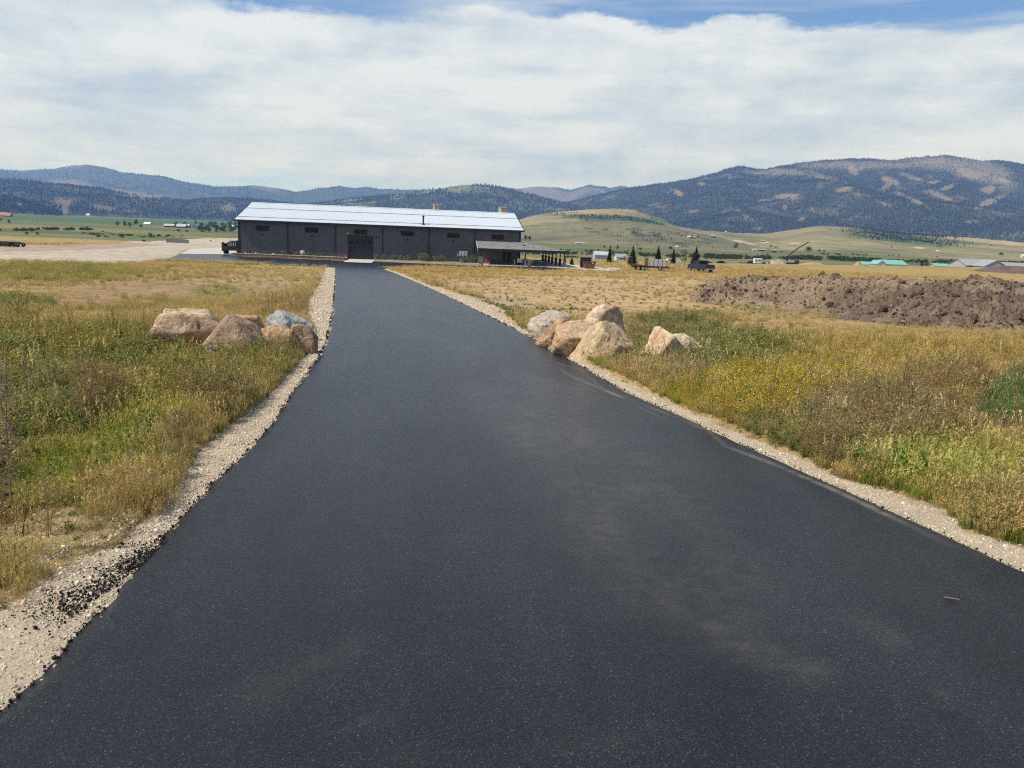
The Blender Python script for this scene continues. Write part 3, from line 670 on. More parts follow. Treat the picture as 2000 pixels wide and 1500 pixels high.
# ------------------------------------------------------------------ haze
mh = bpy.data.materials.new('haze'); mh.use_nodes = True; T = NT(mh.node_tree)
pv = T.n('ShaderNodeVolumePrincipled'); pv.inputs['Density'].default_value = 1.0e-4; pv.inputs['Color'].default_value = (0.28, 0.47, 1.0, 1); pv.inputs['Absorption Color'].default_value = (1, 1, 1, 1); pv.inputs['Anisotropy'].default_value = 0.1
mo = T.n('ShaderNodeOutputMaterial'); T.l(pv.outputs[0], mo.inputs['Volume'])
hz = MB(); hz.box(-15200, 15200, -15200, 15200, -16, 900); tag(hz.build('haze', mh), kind='stuff')

# ------------------------------------------------------------------ instanced ground cover
def lib(name, objs_mesh):
    c = bpy.data.collections.new(name)
    for i, me in enumerate(objs_mesh):
        ob = bpy.data.objects.new('%s_%03d' % (name, i), me); c.objects.link(ob)
    return c
def scatter(name, coll, P, idx, rot, scl, tint=None, parent=None):
    me = bpy.data.meshes.new(name); n = len(P); me.vertices.add(n); me.vertices.foreach_set('co', np.ascontiguousarray(P, np.float32).ravel())
    def at_(nm, typ, key, v):
        a = me.attributes.new(nm, typ, 'POINT'); a.data.foreach_set(key, np.ascontiguousarray(v).ravel())
    at_('idx', 'INT', 'value', np.asarray(idx, np.int32)); at_('rot', 'FLOAT_VECTOR', 'vector', np.asarray(rot, np.float32)); at_('scl', 'FLOAT_VECTOR', 'vector', np.asarray(scl, np.float32))
    if tint is not None: at_('tint', 'FLOAT_COLOR', 'color', np.concatenate([tint, np.ones((n, 1))], 1).astype(np.float32))
    o = obj(name, me, parent)
    ng = bpy.data.node_groups.new(name, 'GeometryNodeTree'); ng.interface.new_socket('Geometry', in_out='INPUT', socket_type='NodeSocketGeometry'); ng.interface.new_socket('Geometry', in_out='OUTPUT', socket_type='NodeSocketGeometry')
    nn = ng.nodes; gi = nn.new('NodeGroupInput'); go = nn.new('NodeGroupOutput'); ip = nn.new('GeometryNodeInstanceOnPoints'); ci = nn.new('GeometryNodeCollectionInfo')
    ci.inputs[0].default_value = coll; ci.inputs['Separate Children'].default_value = True; ci.inputs['Reset Children'].default_value = True
    ip.inputs['Pick Instance'].default_value = True
    def na(nm, typ):
        q = nn.new('GeometryNodeInputNamedAttribute'); q.data_type = typ; q.inputs[0].default_value = nm; return q.outputs[0]
    L = ng.links.new
    L(gi.outputs[0], ip.inputs['Points']); L(ci.outputs[0], ip.inputs['Instance']); L(na('idx', 'INT'), ip.inputs['Instance Index']); L(na('scl', 'FLOAT_VECTOR'), ip.inputs['Scale'])
    er = nn.new('FunctionNodeEulerToRotation'); L(na('rot', 'FLOAT_VECTOR'), er.inputs[0]); L(er.outputs[0], ip.inputs['Rotation'])
    L(ip.outputs[0], go.inputs[0])
    md = o.modifiers.new('scatter', 'NODES'); md.node_group = ng
    tag(o, kind='stuff'); return o

# far conifers on the hills
def conifer_mesh(s):
    r = random.Random(s); V = []; Fc = []; col = []
    for k, (z0, z1, rad) in enumerate(((0.05, 0.5, 0.19), (0.3, 0.75, 0.14), (0.55, 1.0, 0.09))):
        b = len(V); n = 5
        for j in range(n):
            a = 2 * math.pi * (j + 0.5 * k) / n + r.uniform(-.2, .2); q = rad * r.uniform(0.75, 1.2); V.append((q * math.cos(a), q * math.sin(a), z0 + r.uniform(-.04, .04)))
        V.append((r.uniform(-.01, .01), r.uniform(-.01, .01), z1))
        Fc += [(b + j, b + (j + 1) % n, b + n) for j in range(n)]
    c = np.full((len(V), 3), 1.0)
    return raw_mesh('conifer', np.array(V), np.array(Fc), M['veg'], False, c)
FP = np.concatenate(FOREST); nF = len(FP)
tn = np.array((0.033, 0.043, 0.031))[None] * rng.uniform(0.6, 1.3, (nF, 1)) * (1 + rng.normal(0, .08, (nF, 3)))
wdt = rng.uniform(0.8, 1.5, nF)
scatter('hill_forest', lib('conifer', [conifer_mesh(k) for k in range(5)]), FP[:, :3], rng.integers(0, 5, nF), np.stack([np.zeros(nF), np.zeros(nF), rng.uniform(0, 6.28, nF)], -1), np.stack([FP[:, 3] * wdt, FP[:, 3] * wdt, FP[:, 3]], -1), np.clip(tn, .01, .3))

# ------------------------------------------------------------------ the long metal building
YAW = 0.1275; L_, W_, EH, RISE = 45.7, 26.15, 5.73, 2.86
ux = Vector((math.cos(YAW), math.sin(YAW), 0)); nb = Vector((-math.sin(YAW), math.cos(YAW), 0)); BO = Vector((-44.95, 125.93, -3.15))
def bw(s, t, zz=0.0): return BO + ux * s + nb * t + Vector((0, 0, zz))
B0 = thing('metal_building', 'long charcoal metal sided building with pale metal gable roof at the end of the driveway', 'building', BO, YAW)
m = MB(); RH = EH + RISE
m.prism([(0, -0.3), (W_, -0.3), (W_, EH), (W_ / 2, RH), (0, EH)], 'x', 0, L_)
for k in range(int(L_ / 0.305)):
    x = 0.2 + k * 0.305; m.box(x, x + 0.045, -0.03, 0.0, 0.02, EH - 0.05); m.box(x + .09, x + .105, -0.012, 0.0, 0.02, EH - 0.05)
for k in range(int(W_ / 0.305)):
    y = 0.1 + k * 0.305; hz_ = EH + RISE * (1 - abs(y - W_ / 2) / (W_ / 2)) - .2
    for xx in (-0.03, L_): m.box(xx, xx + .03, y, y + .045, 0.02, hz_)
m.build('wall', M['charcoal'], B0)
OV = 0.6; sl = RISE / (W_ / 2)
def roof_z(t): return EH + 0.14 + sl * (t if t < W_ / 2 else W_ - t)
m = MB()
for (ta, tb) in ((-OV, W_ / 2), (W_ + OV, W_ / 2)):
    za, zb_ = roof_z(ta) if ta < 0 else roof_z(ta), roof_z(W_ / 2)
    m.add([(-OV, ta, za), (L_ + OV, ta, za), (L_ + OV, tb, zb_), (-OV, tb, zb_), (-OV, ta, za - .1), (L_ + OV, ta, za - .1), (L_ + OV, tb, zb_ - .1), (-OV, tb, zb_ - .1)], [(0, 1, 2, 3), (7, 6, 5, 4), (0, 4, 5, 1), (0, 3, 7, 4), (1, 5, 6, 2)])
    n_r = int((L_ + 2 * OV) / 0.42)
    for k in range(n_r):
        x = -OV + 0.05 + k * 0.42
        m.add([(x, ta, za + .004), (x + .05, ta, za + .004), (x + .05, tb, zb_ + .004), (x, tb, zb_ + .004), (x + .012, ta, za + .022), (x + .038, ta, za + .022), (x + .038, tb, zb_ + .022), (x + .012, tb, zb_ + .022)], [(4, 5, 6, 7), (0, 4, 7, 3), (1, 2, 6, 5), (0, 1, 5, 4)])
rf = m.build('roof', M['galv'], B0)
m = MB(); m.prism([(W_ / 2 - .3, RH + .115), (W_ / 2 + .3, RH + .115), (W_ / 2, RH + .215)], 'x', -OV, L_ + OV); m.build('ridge_cap', M['galv'], rf)
for fr in (0.36, 0.86):
    tt_ = W_ / 2 * (1 - fr) - OV * fr; m = MB(); z_ = roof_z(tt_)
    m.box(-OV, L_ + OV, tt_ - .03, tt_ + .03, z_ + .02, z_ + .10); m.build('snow_guard', M['grey_roof'], rf)
m = MB(); m.box(-OV - .02, L_ + OV + .02, -OV - .16, -OV - .005, roof_z(-OV) - .30, roof_z(-OV) - .03); m.build('gutter', M['black_trim'], B0)
m = MB(); m.box(-OV, L_ + OV, -OV, -.04, EH - .16, EH - .12); m.build('soffit', M['black_trim'], B0)
for x in (-OV, L_ + OV):
    for ta, tb in ((-OV, W_ / 2), (W_ + OV, W_ / 2)):
        m = MB(); za, zb_ = roof_z(ta), roof_z(W_ / 2); a, b = x - .06, x + .06
        m.add([(a, ta, za - .28), (b, ta, za - .28), (b, ta, za + .05), (a, ta, za + .05), (a, tb, zb_ - .28), (b, tb, zb_ - .28), (b, tb, zb_ + .05), (a, tb, zb_ + .05)], [(0, 1, 2, 3), (7, 6, 5, 4), (0, 4, 5, 1), (3, 2, 6, 7), (0, 3, 7, 4), (1, 5, 6, 2)])
        m.build('rake_trim', M['black_trim'], B0)
for k in range(0, 7):
    x = L_ * k / 6; m = MB()
    if 0 < k < 6: m.box(x - .07, x + .07, -.17, -.035, 0.1, EH - .2, bev=.02); m.build('downspout', M['black_trim'], B0)
    else: m.box(x - .16, x + .16, -.06, .12, 0, EH - .1, bev=.01); m.build('corner_trim', M['black_trim'], B0)
wx = [(c - 471) / 547 * L_ for c in (515, 608, 702, 793, 884, 973)]
for x in wx:
    m = MB()
    for a, b, c, d in ((-1.06, 1.06, 4.78, 4.88), (-1.06, 1.06, 4.08, 4.16), (-1.06, -.98, 4.16, 4.78), (.98, 1.06, 4.16, 4.78), (-.04, .04, 4.16, 4.78)): m.box(x + a, x + b, -.08, -.032, c, d)
    f = m.build('window', M['black_trim'], B0)
    for a, b in ((-.98, -.04), (.04, .98)): m = MB(); m.box(x + a, x + b, -.055, -.034, 4.16, 4.78); m.build('pane', M['glass'], f)
    if abs(x - wx[2]) > 1 and abs(x - wx[5]) > 1:
        m = MB(); m.box(x - .09, x + .09, -.24, -.034, 3.55, 3.62); m.tube((x, -.15, 3.32), (x, -.15, 3.56), .06, .11, 10); m.build('wall_lamp', M['black_trim'], B0)
dx0, dx1 = 17.37, 21.2
d = MB(); d.box(dx0 - .14, dx1 + .14, -.10, -.032, 3.76, 3.92); d.box(dx0 - .14, dx0, -.10, -.032, 0, 3.76); d.box(dx1, dx1 + .14, -.10, -.032, 0, 3.76); dr = d.build('overhead_door', M['black_trim'], B0)
for k in range(6):
    m = MB(); m.box(dx0, dx1, -.07, -.034, 0.02 + k * .623, 0.02 + k * .623 + .605, bev=.012); m.build('door_panel', M['door'], dr)
for k in range(4):
    m = MB(); x = dx0 + .18 + k * .93; m.box(x, x + .68, -.085, -.071, 0.02 + 4 * .623 + .13, 0.02 + 4 * .623 + .47); m.build('door_light', M['glass'], dr)
m = MB(); x = (677 - 471) / 547 * L_; m.box(x - .05, x + .05, -.2, -.032, 4.12, 4.2); m.lathe((x, -.2, 4.14), [(0.01, -.09), (.13, -.07), (.15, .0), (.1, .09), (.01, .12)], 'z', 10); m.build('flood_lamp', M['white'], B0, True)
x = (732 - 471) / 547 * L_; m = MB(); m.box(x - .09, x + .09, -.22, -.034, 3.5, 3.9, bev=.02); m.build('wall_lamp', M['black_trim'], B0)
x = (827 - 471) / 547 * L_ - .25; tp = 0.9; z_ = roof_z(tp); m = MB(); m.tube((x, tp, z_ - .05), (x, tp, z_ + 1.25), .13, .13, 12); m.tube((x, tp, z_ + 1.25), (x, tp, z_ + 1.45), .2, .2, 12); m.tube((x, tp, z_ - .02), (x, tp, z_ + .14), .36, .15, 12); m.build('flue_pipe', M['black_trim'], B0)
for px0, px1 in ((841, 852.5), (974, 990)):
    d_ = 139.0; k_ = d_ / F; xa = (px0 - 492) / 513 * (L_ + 1.2) - .6; wd = (px1 - px0) * k_
    m = MB(); zt = RH + 1.15; ta = W_ / 2 + 0.8
    m.box(xa, xa + wd, ta, ta + 1.2, RH - .3, zt, bev=.05); q = m.build('roof_vent', M['tan_metal'], B0)
    m = MB(); m.box(xa - .08, xa + wd + .08, ta - .08, ta + 1.28, zt + .004, zt + .10, bev=.03); m.build('vent_cap', M['tan_metal'], q)
    m = MB()
    for j in range(5): m.box(xa + wd * .34, xa + wd - .12, ta - .025, ta - .003, RH + .08 + j * .2, RH + .2 + j * .2)
    m.build('louvre', M['wood'], q)
for j, c in enumerate((899, 904.6, 910.4)):
    x = (c - 471) / 547 * L_; m = MB(); m.box(x - .20, x + .20, -.34, -.035, 1.15, 1.95, bev=.03); q = m.build('meter_box', M['grey_box'], B0)
    m = MB(); m.tube((x - .05, -.2, -.1), (x - .05, -.2, 1.15), .035, n=6); m.tube((x + .08, -.2, -.1), (x + .08, -.2, 1.15), .03, n=6); m.build('conduit', M['grey_box'], q)
x = (893.5 - 471) / 547 * L_; m = MB(); m.box(x - .09, x + .09, -.2, -.035, 1.05, 1.55); m.build('meter_box', M['grey_box'], B0)

# porch round the right end
PF, PSD = -4.3, 53.3; ps0 = 38.35; EZ, WZ = 2.62, 3.85
m = MB()
A_ = [(ps0, PF, EZ), (PSD, PF, EZ), (L_ + .05, -.04, WZ), (ps0, -.04, WZ)]; A2 = [(PSD, PF, EZ), (PSD, W_ - 2, EZ), (L_ + .05, W_ - 2, WZ), (L_ + .05, -.04, WZ)]
for q in (A_, A2):
    m.add(q + [(a, b, c - .14) for a, b, c in q], [(0, 1, 2, 3), (7, 6, 5, 4), (0, 4, 5, 1), (1, 5, 6, 2), (2, 6, 7, 3), (3, 7, 4, 0)])
pr = m.build('porch_roof', M['shingle'], B0)
m = MB(); m.box(ps0 - .02, PSD + .12, PF - .14, PF - .003, EZ - .36, EZ + .03); m.box(PSD + .003, PSD + .12, PF, W_ - 2, EZ - .36, EZ + .03); m.build('fascia', M['black_trim'], pr)
m = MB(); m.box(ps0 - .1, ps0 - .004, PF - .1, PF + .1, EZ - .42, EZ + .03); m.add([(ps0 - .1, PF, EZ - .2), (ps0 - .003, PF, EZ - .2), (ps0 - .003, -.05, WZ - .2), (ps0 - .1, -.05, WZ - .2), (ps0 - .1, PF, EZ + .04), (ps0 - .003, PF, EZ + .04), (ps0 - .003, -.05, WZ + .04), (ps0 - .1, -.05, WZ + .04)], [(0, 1, 2, 3), (4, 5, 6, 7), (0, 1, 5, 4), (2, 3, 7, 6), (0, 3, 7, 4), (1, 2, 6, 5)]); m.build('fascia', M['grey_box'], pr)
m = MB(); m.box((992 - 471) / 547 * L_ + 2.4, (992 - 471) / 547 * L_ + 2.85, -2.15, -1.75, 3.2, 3.38); m.build('roof_vent', M['black_trim'], pr)
def porch_post(s, t, pier_h=1.1, grey=False):
    m = MB(); m.box(s - .075, s + .075, t - .075, t + .075, .1, EZ - .2); p = m.build('porch_post', M['post'], B0)
    m = MB(); m.box(s - .2, s + .2, t - .2, t + .2, -.3, pier_h, bev=.03); m.box(s - .25, s + .25, t - .25, t + .25, pier_h + .004, pier_h + .07, bev=.02); m.build('pier', M['pier'] if grey else M['post'], p)
for s_, t_ in ((38.75, PF + .35), (46.2, PF + .35)): porch_post(s_, t_, 1.25, True)
for k in range(7): porch_post(52.75, PF + .4 + k * 4.05 * (1 - .012 * k), 1.15, k == 0)
m = MB(); m.box(ps0, 53.1, -6.3, -.06, -.25, .04); m.box(L_ + .1, 53.1, -.055, W_ - 2, -.25, .04); m.build('porch_floor', M['concrete'], B0)
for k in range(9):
    m = MB(); x = 39.9 + k * .78; m.prism([(x, -6.2), (x + .34, -6.2), (x + .62, -5.3), (x + .28, -5.3)], 'z', .044, .10); m.build('light_stripe', M['cap'], B0)  # slanted pale slabs added to imitate striped sunlight and shadow before the porch
for c in (986.5, 996.5):
    x = (c - 471) / 547 * L_; m = MB(); m.box(x - .46, x + .46, -.085, -.033, .06, 2.25); q = m.build('glazed_door', M['wood'], B0)
    m = MB(); m.box(x - .34, x + .34, -.1, -.087, .3, 2.1); m.build('pane', M['glass'], q)

# ------------------------------------------------------------------ in front of the building
def pt_b(x, t, zz=0): return bw(x, t, zz)
RW = thing('retaining_wall', 'low stone block wall with pale cap edging the bed left of the overhead door', 'retaining wall', bw(-.6, -2.0), YAW - 0.12)
for r_ in range(2):
    for k in range(30):
        x = k * .6 + (.3 if r_ else 0); wd = .585
        if x + wd > 18.2: continue
        m = MB(); j = random.uniform(-.012, .012); m.box(x, x + wd, -.18 + j, .1 + j, .01 + r_ * .20 - (.15 if r_ == 0 else 0), .20 + r_ * .20, bev=.02); m.build('block', M['stone_wall'], RW)
for k in range(20):
    m = MB(); x = k * .915; m.box(x, x + .9, -.22, .14, .404, .47, bev=.012); m.build('cap_stone', M['cap'], RW)
bed = MB(); bed.prism([(-.5, -1.88), (17.2, -4.0), (17.2, -.06), (-.5, -.06)], 'z', -.2, .40); q = bed.build('planting_bed', M['stone_wall']); q.location = BO; q.rotation_euler = (0, 0, YAW); tag(q, kind='structure')
bed = MB(); bed.prism([(21.9, -4.0), (38.2, -6.2), (38.2, -.06), (21.9, -.06)], 'z', -.2, .16); q = bed.build('planting_bed', M['stone_wall']); q.location = BO; q.rotation_euler = (0, 0, YAW); tag(q, kind='structure')
KB = thing('bed_kerb', 'pale concrete kerb edging the shrub bed right of the overhead door', 'kerb', bw(21.8, -4.1), YAW - .134)
for k in range(17):
    m = MB(); m.box(k * .99, k * .99 + .975, -.16, .04, -.1, .24, bev=.02); m.build('kerb_stone', M['cap'], KB)
ap = MB(); ap.prism([(17.5, -11.0), (21.7, -11.0), (21.7, -.11), (17.5, -.11)], 'z', -.15, .05); q = ap.build('door_apron', M['concrete']); q.location = BO; q.rotation_euler = (0, 0, YAW); tag(q, kind='structure')

# foliage builder -------------------------------------------------
def leaf_cloud(r, centres, n, size, flat=0.0):
    """small folded leaf faces spread through several overlapping clumps"""
    V = []; Fc = []
    for k in range(n):
        c, rad = r.choice(centres)
        while True:
            p = Vector((r.uniform(-1, 1), r.uniform(-1, 1), r.uniform(-1, 1)))
            if 0.15 < p.length < 1: break
        p = p.normalized() * (p.length ** 0.5); q = Vector((c[0] + p.x * rad[0], c[1] + p.y * rad[1], c[2] + p.z * rad[2]))
        a = Vector((r.gauss(0, 1), r.gauss(0, 1), r.gauss(0, 1) * (1 - flat))).normalized(); b = a.orthogonal().normalized(); b = Matrix.Rotation(r.uniform(0, 6.28), 3, a) @ b
        s_ = size * r.uniform(.6, 1.4); i = len(V)
        V += [q - a * s_, q + b * s_ * .5, q + a * s_, q - b * s_ * .5]; Fc.append((i, i + 1, i + 2, i + 3))
    return V, Fc
def tree_meshes(s, h, wd, n, size, trunk_h, mleaf, lobes=7, mound=False):
    r = random.Random(s); cs = []
    for k in range(lobes):
        a = r.uniform(0, 6.28); q = r.uniform(.1, .62) * wd / 2; zc = h * r.uniform(.22 if mound else .42, .8); rd = wd * r.uniform(.2, .33)
        cs.append(((q * math.cos(a), q * math.sin(a), zc), (rd, rd, min(h * .24, rd) if not mound else min(zc, h * .28))))
    cs.append(((0, 0, h * .80), (wd * .22, wd * .22, h * .2)))
    V, Fc = leaf_cloud(r, cs, n, size); m = MB(); m.add(V, Fc)
    crown = m.mesh('crown', mleaf)
    t = MB(); t.tube((0, 0, -.2), (0, 0, h * .6), trunk_h, trunk_h * .45, 6)
    for c, _ in cs[:5]: t.tube((0, 0, h * .28), (c[0] * .85, c[1] * .85, c[2]), trunk_h * .45, trunk_h * .15, 5)
    return crown, t.mesh('trunk', M['bark'])
def plant(name, label, cat, loc, meshes, scale=1.0, group=None, pn=('crown', 'trunk'), sq=1.0):
    t = thing(name, label, cat, loc, random.uniform(0, 6.28), group); t.scale = (scale * sq, scale * sq, scale)
    for me, n in zip(meshes, pn): obj(n, me, t)
    return t
SHR = [tree_meshes(200 + k, 1.0, 1.5, 330, .085, .03, M['shrub'], 8, True) for k in range(3)]
words_ = ['the broad grey-green shrub nearest the overhead door', 'narrow shrub second from the overhead door in the right bed', 'tall pointed shrub with a spike in the right bed', 'rounded low shrub left of the fourth window', 'full shrub under the fourth window', 'wide bushy shrub right of the fourth window', 'green mounded shrub before the third downspout bay', 'shrub half hiding the foot of the fifth downspout', 'sprawling shrub left of the meter boxes', 'large spreading shrub below the meter boxes', 'shrub beside the porch edge in the right bed']
for k, (px_, wpx, hpx) in enumerate(((735, 14, 9), (750, 12, 9), (767, 14, 12), (782, 14, 9), (797, 14, 10), (823, 16, 13), (835, 12, 10), (827, 20, 12), (858, 22, 12), (905, 18, 11), (921, 18, 13))):
    s_ = (px_ - 471) / 547 * L_; P = bw(s_, -1.8 - .9 * (k % 2) - (s_ - 22) * .05, .1)
    if k == 7: P = bw((828 - 471) / 547 * L_, -1.3, .1)
    plant('shrub', words_[k], 'shrub', P, SHR[k % 3], hpx / 8.8, 'shrubs in the bed right of the overhead door', ('foliage', 'stem'), wpx / hpx / 1.55)
ll = ['low sparse shrub at the left end of the raised bed', 'small shrub below the first window', 'tiny shrub right of the first window in the raised bed', 'round dark shrub left of the first downspout', 'bushy shrub just left of the pale boulder', 'small shrub just right of the pale boulder', 'low shrub left of the second downspout', 'pale clumpy shrub near the second downspout', 'last shrub of the raised bed before the red tool']
for k, (px_, wpx, hpx) in enumerate(((485, 8, 6), (502, 7, 4), (541, 6, 4), (557, 9, 7), (584, 10, 7), (606, 9, 6), (623, 7, 5), (631, 9, 6), (658, 10, 6))):
    s_ = (px_ - 471) / 547 * L_; plant('shrub', ll[k], 'shrub', bw(s_, -1.1 - s_ * .09, .38), SHR[(k + 1) % 3], hpx / 8.5, 'small shrubs in the raised bed', ('foliage', 'stem'), wpx / hpx / 1.5)

# ------------------------------------------------------------------ boulders
def ico(n):
    import bmesh
    bm = bmesh.new(); bmesh.ops.create_icosphere(bm, subdivisions=n, radius=1.0); V = np.array([v.co[:] for v in bm.verts]); Fc = np.array([[v.index for v in f.verts] for f in bm.faces]); bm.free(); return V, Fc
ICO = ico(5); ICO4 = ico(3)
def fbm3(P, sc, octv, s): return (fbm(P[:, 0] * sc + 7, P[:, 1] * sc, octv, s) + fbm(P[:, 1] * sc + 3, P[:, 2] * sc, octv, s + 5) + fbm(P[:, 2] * sc, P[:, 0] * sc + 9, octv, s + 9)) / 1.9
def boulder_mesh(s, size, c1, c2, c3, nplane=13, rough=0.05, planes=(), name='boulder', base=ICO):
    r = np.random.default_rng(s); V, Fc = base; D = V / np.linalg.norm(V, axis=1)[:, None]
    N_ = r.normal(size=(nplane, 3)); N_ /= np.linalg.norm(N_, axis=1)[:, None]; d = r.uniform(.66, 1.0, nplane)
    for p in planes: N_ = np.vstack([N_, np.array(p[:3]) / np.linalg.norm(p[:3])]); d = np.append(d, p[3])
    q = D @ N_.T; rad = ((np.maximum(q, 1e-3) / d) ** 45).sum(1) ** (-1 / 45); rad = np.minimum(rad, 1.15)
    P = D * rad[:, None]
    n1 = fbm3(P + s, 1.6, 4, s); n2 = fbm3(P + s * 2, 6.0, 4, s + 20); crack = np.abs(fbm3(P + s, 2.3, 3, s + 40))
    n3 = ridged(P[:, 0] * 5 + P[:, 2] * 2, P[:, 1] * 5 - P[:, 2] * 3, 4, s + 80) - .6
    P = P * (1 + rough * 1.6 * n1 + rough * 1.0 * n2 + rough * .9 * n3 - .06 * (1 - sstep(0, .06, crack)))[:, None]
    P = np.where(P > 0, P / P.max(0), P / -P.min(0))
    m1 = sstep(-.25, .35, n1 + .35 * n2)[:, None]; c = np.array(c1) * m1 + np.array(c2) * (1 - m1)
    m2 = (sstep(.18, .42, fbm3(P, 2.6, 4, s + 60)) * .8)[:, None]; c = c * (1 - m2) + np.array(c3) * m2
    c = c * (1 - .55 * (1 - sstep(0, .035, crack)))[:, None] * (1 + .35 * n3)[:, None]
    return raw_mesh(name, P * np.array(size), Fc, M['rock'], True, np.clip(c * 1.18, .02, .8))
RT = (0.42, 0.285, 0.165); RB = (0.26, 0.17, 0.11); RG = (0.25, 0.25, 0.245); RP = (0.46, 0.37, 0.26); RD = (0.10, 0.08, 0.07); RO = (0.38, 0.22, 0.12)
def boulder(label, x0, x1, yt, yb, seed, cols, group, sy=0.85, rz=0.0, planes=(), rough=.05, sink=0.18, back=0.0, grow=1.12):
    P = at((x0 + x1) / 2, yb); dp = depth(P); sx = (x1 - x0) / 2 * dp / F
    dp2 = dp + sx * sy * .6; sx = (x1 - x0) / 2 * dp2 / F * grow
    d = Vector(ray((x0 + x1) / 2, yb)); d.z = 0; d.normalize(); P = P + d * (sx * sy * .75 + back)
    zt = z_of((x0 + x1) / 2, yt, P.y); zt = zt + .07 * (grow > 1.05); zg = float(G(P.x, P.y)) - .18; hh = min(max(.12, zt - zg), 2.2 * sx)
    me = boulder_mesh(seed, (sx * 1.04, sx * sy, hh * (1 + sink) / 2 * 1.0), *cols, planes=planes, rough=rough)
    o = obj('boulder', me); o.location = (P.x, P.y, min(zt, zg + hh) - hh * (1 + sink) / 2); o.rotation_euler = (0, 0, rz); return tag(o, label, 'boulder', group)
gl = 'boulders left of the driveway'; gr_ = 'boulders right of the driveway'
boulder('largest tan boulder at the left end of the left heap with dark hollows beneath', 292, 436, 612, 690, 3, (RT, RP, RB), gl, .7, .1, ((-.8, -.1, .5, .60), (0, 0, 1, .50), (.2, -.9, -.5, .55), (.1, -.8, .5, .7)), .07)
boulder('brown smooth-faced boulder at the front middle of the left heap', 398, 512, 621, 700, 8, (RB, (.26, .18, .13), RT), gl, .8, 0, ((0, -.8, .6, .6), (-.75, -.3, .6, .66), (.7, -.3, .65, .7)), .035, back=-.1)
boulder('small tan flat-topped boulder behind the brown one in the left heap', 462, 515, 617, 672, 12, (RT, RO, RB), gl, .9, .2, ((0, 0, 1, .75), (1, -.1, 0, .72)), .04, back=.35)
boulder('blue-grey rounded boulder on the right of the left heap', 523, 601, 609, 668, 17, (RG, (.34, .34, .33), RP), gl, .9, -.2, ((.8, -.2, .4, .65),), .05, back=.45)
boulder('low orange-tan boulder below the blue-grey one', 506, 574, 641, 690, 21, (RT, RO, RP), gl, .8, .3, ((0, -.5, .8, .7),), .06)
boulder('brown-grey angular boulder nearest the gravel verge in the left heap', 562, 616, 634, 688, 25, (RB, RG, RT), gl, .9, 0, ((.2, -.7, .4, .6), (0, 0, 1, .7)), .05, back=.05)
boulder('small grey rock at the foot of the brown boulder', 398, 432, 656, 698, 31, (RG, RD, RP), gl, .8, 0, (), .08, back=-.35)
boulder('speckled grey and white boulder at the left end of the right heap', 1037, 1108, 611, 662, 36, ((.46, .385, .285), (.34, .29, .225), RP), gr_, .9, .2, ((-.4, -.2, .8, .75), (0, -1, .2, .7)), .07, back=.15)
boulder('reddish brown rough boulder beside the driveway edge', 1050, 1116, 623, 678, 39, (RO, RB, RT), gr_, .8, 0, ((-.7, -.3, .6, .55), (.2, -.9, .2, .6)), .08)
boulder('smooth tan boulder wedged in the middle of the right heap', 1082, 1158, 630, 694, 43, (RT, (.40, .29, .18), RO), gr_, .8, .1, ((-.1, -.4, .9, .62), (0, -1, -.2, .62)), .04)
boulder('broad tan boulder at the back of the right heap, highest of them', 1127, 1214, 597, 664, 47, (RT, RP, RB), gr_, .8, 0, ((.5, -.8, -.05, .62), (1, 0, .1, .8), (-.4, -.3, .9, .75)), .045, back=.5)
boulder('pointed pale tan boulder at the front of the right heap', 1120, 1232, 632, 704, 51, ((.40, .30, .185), RT, RP), gr_, .75, 0, ((.55, -.35, .75, .55), (-.8, -.3, .5, .5), (0, -.9, .3, .62)), .035)
boulder('lone tan boulder standing in the grass to the right of the right heap', 1256, 1352, 645, 706, 55, (RT, RP, RO), 'boulders right of the driveway', .8, .0, ((.55, -.8, -.1, .45), (-.6, -.4, .7, .6), (.55, .1, .8, .42)), .05)
boulder('low pale rubbly rock sloping down right of the lone boulder', 1300, 1392, 657, 706, 59, (RP, (.40, .33, .24), RT), gr_, .8, -.3, ((.4, 0, .9, .5),), .16, back=.2)
boulder('small pale rock lying at the edge of the left gravel verge', 397, 431, 790, 812, 63, (RP, RT, RG), None or 'stray rocks on the verges', .8, .3, (), .06)
boulder('small stone at the foot of the right heap by the asphalt', 1072, 1089, 664, 682, 67, (RP, RT, RG), 'stray rocks on the verges', .9, 0, (), .06, back=-.3)
boulder('tiny pale stone on the right verge farther down', 1640, 1662, 935, 950, 71, (RP, RT, RG), 'stray rocks on the verges', .9, 0, (), .06)
P = bw((594 - 471) / 547 * L_, -2.0, .75); me = boulder_mesh(75, (.42, .38, .5), RP, (.40, .36, .3), RT); o = obj('boulder', me); o.location = P; tag(o, 'pale upright boulder standing in the raised bed below the second window', 'boulder')
for px_, lb in ((479, 'small pale rock at the far left of the raised bed'), (499, 'small pale rock in the raised bed left of the first window shrub'), (532, 'pale flat rock in the raised bed between two downspouts')):
    s_ = (px_ - 471) / 547 * L_ + .6; o = obj('rock', boulder_mesh(int(px_), (.22, .2, .2), RP, RT, RG, base=ICO4, name='rock')); o.location = bw(s_, -1.7 - s_ * .11, .45); tag(o, lb, 'rock', 'pale rocks in the raised bed')

